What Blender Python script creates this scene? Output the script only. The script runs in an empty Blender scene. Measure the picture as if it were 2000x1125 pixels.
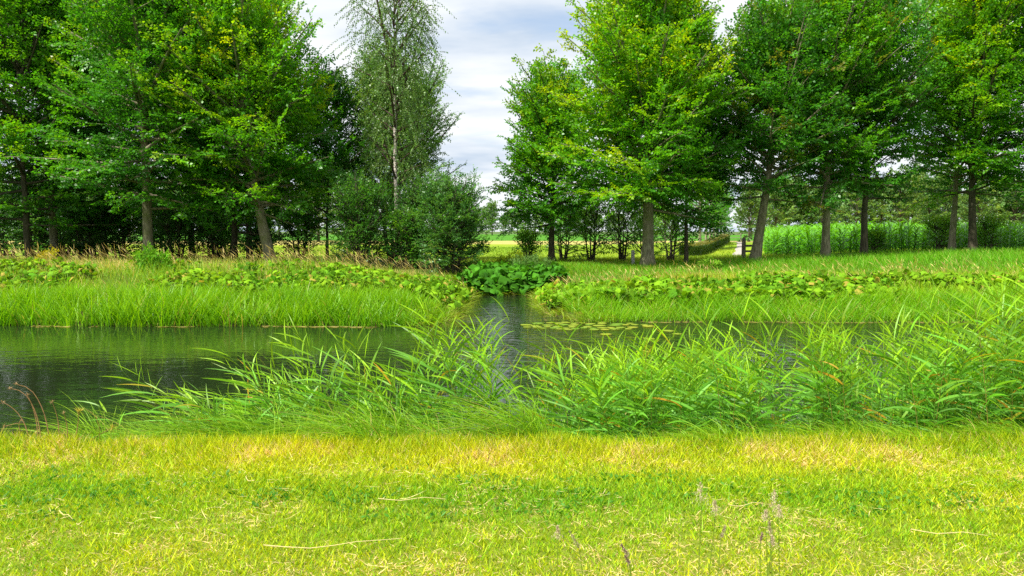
import bpy, math, random
import numpy as np
from mathutils import Vector

sc = bpy.context.scene
COL = sc.collection
R = math.radians
F = 1444.0            # focal length in photo pixels
CAM_Z = 1.7
HOR = 452.0           # horizon row in the photo
WATER = -0.55
SUN_AZ, SUN_EL = -128.0, 55.0   # azimuth clockwise from +Y

def wx(px, Y):
    return (px - 1000.0) / F * Y
def wz(py, Y):
    return CAM_Z - (py - HOR) / F * Y

# ------------------------------------------------------------------ tagging
def tag(o, label=None, cat=None, group=None, kind=None):
    if label: o['label'] = label
    if cat: o['category'] = cat
    if group: o['group'] = group
    if kind: o['kind'] = kind
    return o

def empty(name, loc, label, cat, group=None, rz=0.0):
    o = bpy.data.objects.new(name, None)
    o.empty_display_size = 0.2
    COL.objects.link(o)
    o.location = loc
    o.rotation_euler = (0, 0, rz)
    return tag(o, label, cat, group)

def make_mesh(name, V, faces, cols=None, mat=None, smooth=False):
    """V (n,3); faces: list of int arrays (m,k)"""
    me = bpy.data.meshes.new(name)
    V = np.ascontiguousarray(V, dtype=np.float32)
    me.vertices.add(len(V))
    me.vertices.foreach_set('co', V.ravel())
    loops, starts, tot = [], [], 0
    for f in faces:
        f = np.asarray(f, dtype=np.int32)
        if len(f) == 0:
            continue
        k = f.shape[1]
        loops.append(f.ravel())
        starts.append(tot + np.arange(len(f), dtype=np.int32) * k)
        tot += f.size
    loops = np.concatenate(loops)
    starts = np.concatenate(starts)
    me.loops.add(len(loops))
    me.loops.foreach_set('vertex_index', loops)
    me.polygons.add(len(starts))
    me.polygons.foreach_set('loop_start', starts)
    if smooth:
        me.polygons.foreach_set('use_smooth', np.ones(len(starts), dtype=bool))
    me.update(calc_edges=True)
    if cols is not None:
        a = me.attributes.new('tint', 'FLOAT_COLOR', 'POINT')
        c = np.ones((len(V), 4), dtype=np.float32)
        c[:, :3] = cols
        a.data.foreach_set('color', c.ravel())
    if mat is not None:
        me.materials.append(mat)
    return me

def link(name, me, parent=None):
    o = bpy.data.objects.new(name, me)
    COL.objects.link(o)
    if parent is not None:
        o.parent = parent
    return o

# ------------------------------------------------------------------ numpy helpers
def nrm(v):
    return v / np.maximum(np.linalg.norm(v, axis=-1, keepdims=True), 1e-9)

def _hash(ix, iy, seed):
    n = (ix.astype(np.int64) * 374761393 + iy.astype(np.int64) * 668265263 + seed * 982451653) & 0xffffffff
    n = ((n ^ (n >> 13)) * 1274126177) & 0xffffffff
    n = n ^ (n >> 16)
    return (n & 0xffff) / 65535.0

def vnoise(x, y, scale, seed=0, octaves=3):
    x = np.asarray(x, float) / scale; y = np.asarray(y, float) / scale
    out = np.zeros_like(x); amp = 0.5; tot = 0
    for o in range(octaves):
        ix, iy = np.floor(x), np.floor(y)
        fx, fy = x - ix, y - iy
        fx = fx * fx * (3 - 2 * fx); fy = fy * fy * (3 - 2 * fy)
        s = seed + o * 17
        a = _hash(ix, iy, s); b = _hash(ix + 1, iy, s)
        c = _hash(ix, iy + 1, s); d = _hash(ix + 1, iy + 1, s)
        out += amp * ((a * (1 - fx) + b * fx) * (1 - fy) + (c * (1 - fx) + d * fx) * fy)
        tot += amp
        amp *= 0.5; x = x * 2.03 + 11.3; y = y * 2.03 + 5.7
    return out / tot

def sstep(a, b, x):
    t = np.clip((x - a) / (b - a), 0, 1)
    return t * t * (3 - 2 * t)

def lerp(a, b, t):
    return a + (b - a) * t

# ------------------------------------------------------------------ the lie of the land
def ditch_dist(x, y):
    """signed distance to the side ditch's edge (negative in its water)"""
    cx = np.interp(y, [15, 18, 21, 26, 40], [0.0, 0.0, -0.32, -0.26, -0.2])
    hw = np.interp(y, [15, 17.3, 18.0, 19.0, 20.5, 22, 25.5, 26.3, 27], [3.5, 2.1, 1.65, 1.4, 1.22, 1.15, 1.1, 0.9, 0.7])
    lat = np.abs(x - cx) - hw
    over = np.maximum(y - 25.9, 0)
    return np.where(over > 0, np.hypot(np.maximum(lat, 0), over) + np.minimum(lat, 0) * (over <= 0), lat)

def inland(x, y):
    ys = 17.5 + 0.75 * sstep(-1, 3, x) + 0.45 * (vnoise(x, x * 0, 1.6, 5) - 0.5)
    return np.minimum(y - ys, ditch_dist(x, y))

def plateau(x, y):
    left = 0.38 - 0.22 * sstep(25.5, 29, y)
    right = 0.16 + 0.5 * sstep(5, 23, x) * sstep(20, 36, y)
    base = lerp(left, right, sstep(-2.0, 2.0, x))
    far = 0.08 + 0.5 * sstep(13, 22, x) * (1 - sstep(70, 120, y))
    return lerp(base, far, sstep(38, 46, y))

def ground_z(x, y):
    x = np.asarray(x, float); y = np.asarray(y, float)
    # near side
    e = 5.72 + 0.42 * (vnoise(x, x * 0 + 3.3, 0.9, 9) - 0.5)
    e = e - 0.34 * np.exp(-((x + 3.3) / 0.20) ** 2) - 0.12 * np.exp(-((x + 4.6) / 0.3) ** 2)
    near = -0.75 * sstep(0, 1.5, y - e) - 0.5 * sstep(1.5, 3.2, y - e)
    near = near + 0.03 * (vnoise(x, y, 0.8, 3) - 0.5) * (1 - sstep(5.2, 6.6, y))
    # far side
    d = inland(x, y)
    f = WATER + np.where(d < 0, -0.7 * np.minimum(1, -d / 0.9), 0)
    p = plateau(x, y)
    rise = 0.42 * sstep(0, 1.0, d) + 0.58 * sstep(0.6, 5.5, d)
    f = np.where(d >= 0, WATER + (p - WATER) * rise, f)
    f = f + 0.10 * (vnoise(x, y, 1.7, 21) - 0.5) * sstep(0.5, 2, d) * (1 - 0.6 * sstep(30, 60, y))
    return np.where(y < 12.5, near, f)

# ------------------------------------------------------------------ materials
def new_mat(name):
    m = bpy.data.materials.new(name)
    m.use_nodes = True
    nt = m.node_tree
    for n in list(nt.nodes): nt.nodes.remove(n)
    out = nt.nodes.new('ShaderNodeOutputMaterial')
    return m, nt, out

def leaf_mat(name, trans=0.35, rough=0.45, spec=0.4, tgain=(1.5, 1.35, 0.6)):
    m, nt, out = new_mat(name)
    N, L = nt.nodes, nt.links
    at = N.new('ShaderNodeAttribute'); at.attribute_name = 'tint'
    p = N.new('ShaderNodeBsdfPrincipled')
    p.inputs['Roughness'].default_value = rough
    p.inputs['Specular IOR Level'].default_value = spec
    L.new(at.outputs['Color'], p.inputs['Base Color'])
    mul = N.new('ShaderNodeMix'); mul.data_type = 'RGBA'; mul.blend_type = 'MULTIPLY'
    mul.inputs[0].default_value = 1.0
    L.new(at.outputs['Color'], mul.inputs[6])
    mul.inputs[7].default_value = (*tgain, 1)
    t = N.new('ShaderNodeBsdfTranslucent')
    L.new(mul.outputs[2], t.inputs['Color'])
    mx = N.new('ShaderNodeMixShader'); mx.inputs[0].default_value = trans
    L.new(p.outputs[0], mx.inputs[1]); L.new(t.outputs[0], mx.inputs[2])
    L.new(mx.outputs[0], out.inputs[0])
    return m

M_LEAF = leaf_mat('tree_leaf', 0.45, 0.42, 0.45, (1.6, 1.4, 0.6))
M_BIRCH = leaf_mat('birch_leaf', 0.35, 0.4, 0.5)
M_GRASS = leaf_mat('grass_blade', 0.40, 0.55, 0.3)
M_REED = leaf_mat('reed_leaf', 0.46, 0.45, 0.35)
M_BUTTER = leaf_mat('butterbur_leaf', 0.32, 0.7, 0.12)
M_DRY = leaf_mat('dry_stem', 0.25, 0.7, 0.2, (1.2, 1.1, 0.9))
M_MAIZE = leaf_mat('maize_leaf', 0.35, 0.35, 0.55)

def bark_mat(name, c1, c2, c3, scale=6.0, birch=False):
    m, nt, out = new_mat(name)
    N, L = nt.nodes, nt.links
    tc = N.new('ShaderNodeTexCoord')
    mp = N.new('ShaderNodeMapping'); L.new(tc.outputs['Object'], mp.inputs[0])
    mp.inputs['Scale'].default_value = (1, 1, 0.25) if not birch else (0.6, 0.6, 3.0)
    n1 = N.new('ShaderNodeTexNoise'); n1.inputs['Scale'].default_value = scale * 2.5; n1.inputs['Detail'].default_value = 6
    L.new(mp.outputs[0], n1.inputs['Vector'])
    n2 = N.new('ShaderNodeTexNoise'); n2.inputs['Scale'].default_value = 1.6; n2.inputs['Detail'].default_value = 4
    L.new(tc.outputs['Object'], n2.inputs['Vector'])
    r = N.new('ShaderNodeValToRGB'); L.new(n1.outputs[0], r.inputs[0])
    r.color_ramp.elements[0].position = 0.42 if birch else 0.32; r.color_ramp.elements[0].color = (*c1, 1)
    r.color_ramp.elements[1].position = 0.52 if birch else 0.68; r.color_ramp.elements[1].color = (*c2, 1)
    mx = N.new('ShaderNodeMix'); mx.data_type = 'RGBA'
    r2 = N.new('ShaderNodeValToRGB'); L.new(n2.outputs[0], r2.inputs[0])
    r2.color_ramp.elements[0].position = 0.5; r2.color_ramp.elements[1].position = 0.68
    L.new(r2.outputs[0], mx.inputs[0]); L.new(r.outputs[0], mx.inputs[6]); mx.inputs[7].default_value = (*c3, 1)
    p = N.new('ShaderNodeBsdfPrincipled'); p.inputs['Roughness'].default_value = 0.85
    p.inputs['Specular IOR Level'].default_value = 0.2
    src = mx.outputs[2]
    if birch:                                         # only the stout stem is white, limbs are dark brown
        at = N.new('ShaderNodeAttribute'); at.attribute_name = 'tint'
        m2 = N.new('ShaderNodeMix'); m2.data_type = 'RGBA'
        rr = N.new('ShaderNodeValToRGB'); L.new(at.outputs['Fac'], rr.inputs[0])
        rr.color_ramp.elements[0].position = 0.55; rr.color_ramp.elements[1].position = 0.85
        L.new(rr.outputs[0], m2.inputs[0]); m2.inputs[6].default_value = (0.07, 0.05, 0.035, 1); L.new(src, m2.inputs[7])
        src = m2.outputs[2]
    L.new(src, p.inputs['Base Color'])
    b = N.new('ShaderNodeBump'); b.inputs['Strength'].default_value = 0.6; b.inputs['Distance'].default_value = 0.03
    L.new(n1.outputs[0], b.inputs['Height']); L.new(b.outputs[0], p.inputs['Normal'])
    L.new(p.outputs[0], out.inputs[0])
    return m

M_BARK = bark_mat('beech_bark', (0.11, 0.10, 0.06), (0.28, 0.26, 0.17), (0.13, 0.15, 0.05))
M_BARKD = bark_mat('dark_bark', (0.035, 0.032, 0.02), (0.11, 0.095, 0.06), (0.05, 0.055, 0.03))
M_BARKB = bark_mat('birch_bark', (0.06, 0.05, 0.04), (0.55, 0.5, 0.44), (0.35, 0.3, 0.25), 5.0, True)

def simple_mat(name, c1, c2, scale, rough=0.9, bump=0.3, stretch=(1, 1, 1)):
    m, nt, out = new_mat(name)
    N, L = nt.nodes, nt.links
    tc = N.new('ShaderNodeTexCoord')
    mp = N.new('ShaderNodeMapping'); L.new(tc.outputs['Object'], mp.inputs[0]); mp.inputs['Scale'].default_value = stretch
    n = N.new('ShaderNodeTexNoise'); n.inputs['Scale'].default_value = scale; n.inputs['Detail'].default_value = 6
    L.new(mp.outputs[0], n.inputs['Vector'])
    r = N.new('ShaderNodeValToRGB'); L.new(n.outputs[0], r.inputs[0])
    r.color_ramp.elements[0].position = 0.3; r.color_ramp.elements[0].color = (*c1, 1)
    r.color_ramp.elements[1].position = 0.7; r.color_ramp.elements[1].color = (*c2, 1)
    p = N.new('ShaderNodeBsdfPrincipled'); p.inputs['Roughness'].default_value = rough
    p.inputs['Specular IOR Level'].default_value = 0.25
    L.new(r.outputs[0], p.inputs['Base Color'])
    b = N.new('ShaderNodeBump'); b.inputs['Strength'].default_value = bump; b.inputs['Distance'].default_value = 0.02
    L.new(n.outputs[0], b.inputs['Height']); L.new(b.outputs[0], p.inputs['Normal'])
    L.new(p.outputs[0], out.inputs[0])
    return m

def ground_mat():
    m, nt, out = new_mat('ground_soil_and_turf')
    N, L = nt.nodes, nt.links
    at = N.new('ShaderNodeAttribute'); at.attribute_name = 'tint'
    tc = N.new('ShaderNodeTexCoord')
    n = N.new('ShaderNodeTexNoise'); n.inputs['Scale'].default_value = 9; n.inputs['Detail'].default_value = 8
    n.inputs['Roughness'].default_value = 0.7
    L.new(tc.outputs['Object'], n.inputs['Vector'])
    r = N.new('ShaderNodeValToRGB'); L.new(n.outputs[0], r.inputs[0])
    r.color_ramp.elements[0].position = 0.3; r.color_ramp.elements[0].color = (0.55, 0.55, 0.55, 1)
    r.color_ramp.elements[1].position = 0.72; r.color_ramp.elements[1].color = (1.35, 1.3, 1.2, 1)
    mul = N.new('ShaderNodeMix'); mul.data_type = 'RGBA'; mul.blend_type = 'MULTIPLY'; mul.inputs[0].default_value = 1
    L.new(at.outputs['Color'], mul.inputs[6]); L.new(r.outputs[0], mul.inputs[7])
    p = N.new('ShaderNodeBsdfPrincipled'); p.inputs['Roughness'].default_value = 0.95
    p.inputs['Specular IOR Level'].default_value = 0.1
    L.new(mul.outputs[2], p.inputs['Base Color'])
    b = N.new('ShaderNodeBump'); b.inputs['Strength'].default_value = 0.7; b.inputs['Distance'].default_value = 0.05
    L.new(n.outputs[0], b.inputs['Height']); L.new(b.outputs[0], p.inputs['Normal'])
    L.new(p.outputs[0], out.inputs[0])
    return m

def water_mat():
    m, nt, out = new_mat('murky_water')
    N, L = nt.nodes, nt.links
    tc = N.new('ShaderNodeTexCoord')
    def noise(sx, sy, scale, detail, rot=0.0):
        mp = N.new('ShaderNodeMapping'); L.new(tc.outputs['Object'], mp.inputs[0])
        mp.inputs['Scale'].default_value = (sx, sy, 1); mp.inputs['Rotation'].default_value = (0, 0, rot)
        n = N.new('ShaderNodeTexNoise'); n.inputs['Scale'].default_value = scale; n.inputs['Detail'].default_value = detail
        n.inputs['Roughness'].default_value = 0.55
        L.new(mp.outputs[0], n.inputs['Vector'])
        return n
    a = noise(0.8, 2.2, 1.9, 2, R(8))
    b_ = noise(0.9, 2.0, 5.0, 2, R(-14))
    c = noise(0.5, 0.9, 0.55, 2)
    add = N.new('ShaderNodeMath'); add.operation = 'MULTIPLY_ADD'
    L.new(b_.outputs[0], add.inputs[0]); add.inputs[1].default_value = 0.4; L.new(a.outputs[0], add.inputs[2])
    # wind patches make some reaches rougher than others
    mr = N.new('ShaderNodeMapRange'); L.new(c.outputs[0], mr.inputs[0])
    mr.inputs[1].default_value = 0.35; mr.inputs[2].default_value = 0.65
    mr.inputs[3].default_value = 0.22; mr.inputs[4].default_value = 0.9
    bump = N.new('ShaderNodeBump'); bump.inputs['Distance'].default_value = 0.034
    sx = N.new('ShaderNodeSeparateXYZ'); L.new(tc.outputs['Object'], sx.inputs[0])
    sh = N.new('ShaderNodeMapRange'); L.new(sx.outputs['X'], sh.inputs[0])
    sh.inputs[1].default_value = -3.2; sh.inputs[2].default_value = -0.6; sh.inputs[3].default_value = 0.34; sh.inputs[4].default_value = 2.6
    wnd = N.new('ShaderNodeMath'); wnd.operation = 'MULTIPLY'; L.new(mr.outputs[0], wnd.inputs[0]); L.new(sh.outputs[0], wnd.inputs[1])
    L.new(wnd.outputs[0], bump.inputs['Strength'])
    L.new(add.outputs[0], bump.inputs['Height'])
    p = N.new('ShaderNodeBsdfPrincipled')
    p.inputs['Base Color'].default_value = (0.012, 0.020, 0.007, 1)
    p.inputs['Roughness'].default_value = 0.03
    p.inputs['IOR'].default_value = 1.38
    p.inputs['Specular IOR Level'].default_value = 0.75
    L.new(bump.outputs[0], p.inputs['Normal'])
    L.new(p.outputs[0], out.inputs[0])
    return m

# ------------------------------------------------------------------ geometry generators
def tubes(P, Rr, sides, rng):
    """P (n,k,3), Rr (n,k) -> V, quads"""
    n, k, _ = P.shape
    T = nrm(np.gradient(P, axis=1))
    ref = np.array([0.31, 0.53, 0.79])
    U = nrm(np.cross(T, ref)); W = np.cross(T, U)
    a = np.arange(sides) / sides * 2 * np.pi
    V = P[:, :, None, :] + Rr[:, :, None, None] * (np.cos(a)[None, None, :, None] * U[:, :, None, :] + np.sin(a)[None, None, :, None] * W[:, :, None, :])
    idx = np.arange(n * k * sides).reshape(n, k, sides)
    i0 = idx[:, :-1, :]; i1 = idx[:, 1:, :]
    Fq = np.stack([i0, np.roll(i0, -1, 2), np.roll(i1, -1, 2), i1], -1).reshape(-1, 4)
    return V.reshape(-1, 3), Fq

class Bag:
    def __init__(s): s.V = []; s.F = {}; s.C = []; s.n = 0
    def add(s, V, F, C=None):
        s.F.setdefault(F.shape[1], []).append(F + s.n)
        s.V.append(V); s.n += len(V)
        if C is not None: s.C.append(C)
    def mesh(s, name, mat, smooth=False):
        return make_mesh(name, np.concatenate(s.V), [np.concatenate(f) for f in s.F.values()],
                         np.concatenate(s.C) if s.C else None, mat, smooth)

def ribbons(P, D, L, W, bend, cols, segs=3, rng=None, gz=1.0, prof='blade', tipcol=None, twist=None, fold=0.0):
    """curved ribbons. P root, D initial dir, L length, W width, bend (n,3) displacement at the tip (fraction of L)"""
    n = len(P)
    s = np.linspace(0, 1, segs + 1)
    C = P[:, None, :] + L[:, None, None] * (D[:, None, :] * s[None, :, None] + bend[:, None, :] * (s ** 2)[None, :, None])
    T = nrm(D[:, None, :] + 2 * bend[:, None, :] * s[None, :, None])
    if twist is None:
        ang = rng.uniform(0, np.pi, n)
        side = np.stack([np.cos(ang), np.sin(ang), np.zeros(n)], -1)
    else:
        side = twist
    S = nrm(side[:, None, :] - T * (T * side[:, None, :]).sum(-1, keepdims=True))
    if prof == 'blade': w = np.clip(1 - s ** 2.2, 0.04, 1) * np.clip(0.6 + s * 2, 0, 1)
    elif prof == 'leaf': w = np.clip(np.sin(np.pi * np.clip(s * 0.93 + 0.06, 0, 1)) ** 0.7 * (1 - 0.5 * s), 0.03, 1)
    elif prof == 'head': w = np.where(s > 0.72, 1.0, 0.22) * np.clip((1.02 - s) * 8, 0.1, 1)
    w = np.broadcast_to(w, (n, segs + 1)) * (W[:, None] * 0.5)
    V = np.stack([C - S * w[..., None], C + S * w[..., None]], 2)
    if fold:
        pass
    idx = np.arange(n * (segs + 1) * 2).reshape(n, segs + 1, 2)
    Fq = np.stack([idx[:, :-1, 0], idx[:, :-1, 1], idx[:, 1:, 1], idx[:, 1:, 0]], -1).reshape(-1, 4)
    if tipcol is None:
        CC = np.repeat(cols, (segs + 1) * 2, 0)
    else:
        CC = (cols[:, None, :] * (1 - s[None, :, None]) + tipcol[:, None, :] * s[None, :, None])
        CC = np.repeat(CC.reshape(-1, 3), 2, 0)
    return V.reshape(-1, 3), Fq, CC

def spawn(rng, par, n, s0, s1, ang, lenf, grav=0.0, jit=0.18, flat=0.25, curl=0.06):
    P0, D, L, C, N, U = par
    n = np.maximum(np.asarray(n), 0).astype(int)
    idx = np.repeat(np.arange(len(P0)), n)
    start = np.repeat(np.cumsum(n) - n, n)
    j = np.arange(len(idx)) - start
    s = s0 + (s1 - s0) * (j + rng.random(len(idx))) / np.repeat(n, n)
    p0, d, l, c, N_ = P0[idx], D[idx], L[idx], C[idx], N[idx]
    pos = p0 + l[:, None] * (d * s[:, None] + c * (s ** 2)[:, None])
    tan = nrm(d + 2 * c * s[:, None])
    side = np.where(j % 2 == 0, 1.0, -1.0)
    perp = nrm(np.cross(N_, tan))
    a = ang + rng.normal(0, jit, len(idx))
    dd = tan * np.cos(a)[:, None] + perp * (side * np.sin(a))[:, None] + N_ * rng.normal(0, flat, len(idx))[:, None]
    dd[:, 2] -= grav
    dd = nrm(dd)
    NN = N_ + rng.normal(0, 0.22, (len(idx), 3))
    NN = nrm(NN - dd * (NN * dd).sum(-1, keepdims=True))
    ll = lenf(l, s) * rng.uniform(0.7, 1.3, len(idx))
    cc = rng.normal(0, curl, (len(idx), 3)); cc[:, 2] -= grav * 0.35
    return (pos, dd, ll, cc, NN, s), idx

def leaves_on(rng, tw, per, ll, lw, tint, tidx_noise=0.5, droop=0.15):
    """tw: twig arrays; per: leaves per metre -> quads"""
    P0, D, L, C, N, U = tw
    n = np.clip((L * per + rng.random(len(L))).astype(int), 4, 40)
    idx = np.repeat(np.arange(len(P0)), n)
    j = np.arange(len(idx)) - np.repeat(np.cumsum(n) - n, n)
    s = 0.1 + 0.95 * (j + 0.5 * rng.random(len(idx))) / np.repeat(n, n)
    pos = P0[idx] + L[idx][:, None] * (D[idx] * s[:, None] + C[idx] * (s ** 2)[:, None])
    tan = nrm(D[idx] + 2 * C[idx] * s[:, None])
    side = np.where(j % 2 == 0, 1.0, -1.0)
    perp = np.cross(N[idx], tan)
    ax = tan * 0.55 + perp * (side * 0.8)[:, None] + rng.normal(0, 0.25, pos.shape)
    ax[:, 2] -= droop
    ax = nrm(ax)
    nn = N[idx] + rng.normal(0, tidx_noise, pos.shape)
    bi = nrm(np.cross(nn, ax)); nn = np.cross(ax, bi)
    sz = rng.uniform(0.7, 1.25, len(idx))
    l = (ll * sz)[:, None]; w = (lw * sz)[:, None] * 0.5
    base = pos
    mid = pos + ax * l * 0.48 + nn * (w * 0.35)
    tip = pos + ax * l - nn * (l * 0.10)
    V = np.stack([base, mid + bi * w, tip, mid - bi * w], 1).reshape(-1, 3)
    Fq = np.arange(len(V)).reshape(-1, 4)
    col = tint[idx] * rng.uniform(0.78, 1.25, (len(idx), 1))
    col = col * (1 + rng.normal(0, 0.07, (len(idx), 3)))
    return V, Fq, np.repeat(np.clip(col, 0.001, 1), 4, 0)

GREEN = np.array([0.024, 0.12, 0.008]); MIDG = np.array([0.05, 0.185, 0.006]); YEL = np.array([0.2, 0.30, 0.006])
RUST = np.array([0.20, 0.13, 0.02])

def tree_geo(seed, H=12., r0=0.25, zc=3., Rm=3.5, lean=(0, 0), nprim=55, leaf=(0.135, 0.092), elev=(0, 68), prof='beech',
             sec=3.3, twg=4.2, per=15, cols=(GREEN, MIDG, YEL), yel=0.25, rust=0.0, grav=0.0, bias=None, stems=1, forkz=None,
             seclen=0.52, twl=0.5, asym=(0, 0), lowdroop=0.0, curv=0.14):
    rng = np.random.default_rng(seed)
    wood = Bag()
    # --- trunk(s)
    trunks = []
    for st in range(stems):
        k = 18
        t = np.linspace(0, 1, k)
        sa = 6.283 * (st + 0.3 * rng.random()) / stems + seed
        off = np.array([math.cos(sa), math.sin(sa)]) * (0.0 if stems == 1 else 0.22 * Rm * rng.uniform(0.7, 1.2))
        Hs = H * (1.0 if st == 0 else rng.uniform(0.72, 0.95))
        wob = np.cumsum(rng.normal(0, 0.012 * H / 3, (k, 2)), 0) * (t[:, None] ** 0.7)
        xy = np.array(lean)[None, :] * t[:, None] + off[None, :] * (t[:, None] ** 0.6) * (0 if stems == 1 else 1.0) + wob * 0.6 + (off * 0.2 if stems > 1 else 0)
        P = np.concatenate([xy, (t ** 1.35 * Hs)[:, None]], 1)
        z = P[:, 2]
        rad = r0 * np.clip(1 - t ** 1.2 * 0.985, 0.01, 1) * (1 if stems == 1 else 0.8) + r0 * 0.55 * np.exp(-z / 0.22)
        rad *= 1 + rng.normal(0, 0.03, k)
        P[0, 2] = -0.25
        trunks.append((P, z))
        V, Fq = tubes(P[None], rad[None], 12, rng)
        wood.add(V, Fq, np.repeat(np.clip(rad / 0.075, 0, 1), 12)[:, None] * np.ones(3))
    # --- primaries
    npr = nprim
    st = rng.integers(0, stems, npr)
    u = (np.arange(npr) + rng.random(npr)) / npr
    u = u ** 0.9
    az = np.arange(npr) * 2.399963 + rng.normal(0, 0.35, npr)
    z0 = zc + u * (H * 0.985 - zc)
    P0 = np.zeros((npr, 3))
    for i in range(npr):
        P, z = trunks[st[i]]
        zz = min(z0[i], P[-1, 2])
        P0[i] = [np.interp(zz, P[:, 2], P[:, 0]), np.interp(zz, P[:, 2], P[:, 1]), zz]
    if prof == 'beech':
        pr = np.interp(u, [0, 0.12, 0.3, 0.5, 0.7, 0.85, 0.95, 1.0], [0.75, 0.96, 1.06, 0.97, 0.74, 0.48, 0.30, 0.16])
    elif prof == 'round':
        pr = np.sqrt(np.clip(1 - (u * 1.9 - 0.85) ** 2 / 1.12, 0.04, 1))
    elif prof == 'column':
        pr = np.clip((1 - u) ** 0.55, 0.10, 1) * (0.7 + 0.3 * sstep(0, 0.3, u))
    elif prof == 'birch':
        pr = np.interp(u, [0, 0.12, 0.4, 0.6, 0.75, 0.86, 0.95, 1], [0.55, 0.9, 1.0, 0.8, 0.62, 0.8, 0.6, 0.15])
    e = np.radians(lerp(elev[0], elev[1], u ** 0.75) + rng.normal(0, 12, npr))
    rr = Rm * pr * (rng.uniform(0.72, 1.16, npr) if prof != 'birch' else rng.uniform(0.35, 1.25, npr))
    if prof == 'round': rr = rr * rng.uniform(0.6, 1.25, npr)
    rr = rr * (1 + asym[0] * np.cos(az) + asym[1] * np.sin(az))
    Ln = np.minimum(rr / np.maximum(np.cos(e), 0.42), H * 0.42)
    D = np.stack([np.cos(az) * np.cos(e), np.sin(az) * np.cos(e), np.sin(e)], -1)
    C = rng.normal(0, 0.05, (npr, 3)); C[:, 2] += np.where(u < 0.35, -lowdroop, curv * (1 - u))
    N = np.tile(np.array([0, 0, 1.0]), (npr, 1)) + 0.15 * rng.normal(0, 1, (npr, 3)) - 0.35 * D * np.array([1, 1, 0])
    N = nrm(N - D * (N * D).sum(-1, keepdims=True))
    prim = (P0, D, Ln, C, N, u)
    s6 = np.linspace(0, 1, 6)
    PP = P0[:, None] + Ln[:, None, None] * (D[:, None] * s6[None, :, None] + C[:, None] * (s6 ** 2)[None, :, None])
    RR = (0.014 + 0.017 * Ln)[:, None] * (1 - s6 * 0.86)[None]
    RR = np.minimum(RR, r0 * 0.45)
    V, Fq = tubes(PP, RR, 6, rng); wood.add(V, Fq, np.zeros((len(V), 3)))
    # --- secondaries
    secs, pi = spawn(rng, prim, np.maximum(3, (Ln * sec + rng.random(npr)).astype(int)), 0.10, 1.0, 0.82,
                     lambda l, s: np.clip(seclen * l * (1.05 - s) + 0.22, 0.2, 1.7), grav=grav * 0.4)
    s4 = np.linspace(0, 1, 4)
    PP = secs[0][:, None] + secs[2][:, None, None] * (secs[1][:, None] * s4[None, :, None] + secs[3][:, None] * (s4 ** 2)[None, :, None])
    RR = np.broadcast_to(0.011 * (1 - 0.7 * s4)[None], (len(PP), 4)) * (0.6 + 0.5 * secs[2])[:, None]
    V, Fq = tubes(PP, RR, 3, rng); wood.add(V, Fq, np.zeros((len(V), 3)))
    # --- twigs
    tw, si = spawn(rng, secs, np.maximum(2, (secs[2] * twg + rng.random(len(secs[0])) + 0.5).astype(int)), 0.15, 1.0, 0.75,
                   lambda l, s: np.clip(twl * l * (1.2 - s) + 0.16, 0.14, 0.9) * (1 + grav), grav=grav)
    # the tips of secondaries and primaries carry leaves as well
    tip = [np.concatenate([a, b]) for a, b in zip(tw, secs)]
    par = np.concatenate([pi[si], pi])
    sec_of = np.concatenate([si, np.arange(len(secs[0]))])
    # --- leaf colours: whole sprays differ, outer shoots are yellower, being young and also painted as sunlit
    noise = rng.random(len(secs[0]))
    up = u[pi]; out = secs[5]
    pn = rng.random(len(prim[2]))[pi]
    yv = np.clip(yel * 1.35 * (0.2 + 0.6 * up + 0.5 * out) + 0.55 * (noise - 0.64) + 0.5 * (pn - 0.6), 0, 1)
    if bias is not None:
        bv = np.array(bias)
        yv = np.clip(yv + 0.18 * (nrm(secs[0] - np.array([0, 0, H * 0.5])) @ bv), 0, 1)  # sprays facing the sun are painted yellower, as if lit
    sc_col = np.where(yv[:, None] < 0.4, lerp(cols[0], cols[1], (yv / 0.4)[:, None]), lerp(cols[1], cols[2], ((yv - 0.4) / 0.6)[:, None]))
    if rust > 0:
        rm = (rng.random(len(noise)) < rust) & (out > 0.45)
        sc_col = np.where(rm[:, None], lerp(sc_col, RUST, 0.55), sc_col)
    lv = Bag()
    V, Fq, CC = leaves_on(rng, tip, per, leaf[0], leaf[1], sc_col[sec_of], droop=0.12 + grav * 0.6)
    lv.add(V, Fq, CC)
    return wood, lv

def plant_tree(name, label, cat, px, Y, seed, mat_leaf=None, mat_bark=None, group=None, rz=0.0, part=('trunk', 'crown'), **kw):
    x = wx(px, Y); z = float(ground_z(x, Y))
    o = empty(name, (x, Y, z), label, cat, group, rz)
    wood, lv = tree_geo(seed, **kw)
    link(part[0], wood.mesh(part[0], mat_bark or M_BARK, True), o)
    link(part[1], lv.mesh(part[1], mat_leaf or M_LEAF), o)
    return o

def copy_tree(root, x, Y, rz, scale, label=None, group=None):
    c = root.copy(); COL.objects.link(c)
    c.location = (x, Y, float(ground_z(x, Y)))
    c.rotation_euler = (0, 0, rz); c.scale = scale
    if label: c['label'] = label
    if group: c['group'] = group
    for ch in list(root.children):
        d = ch.copy(); COL.objects.link(d); d.parent = c
    return c

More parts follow.
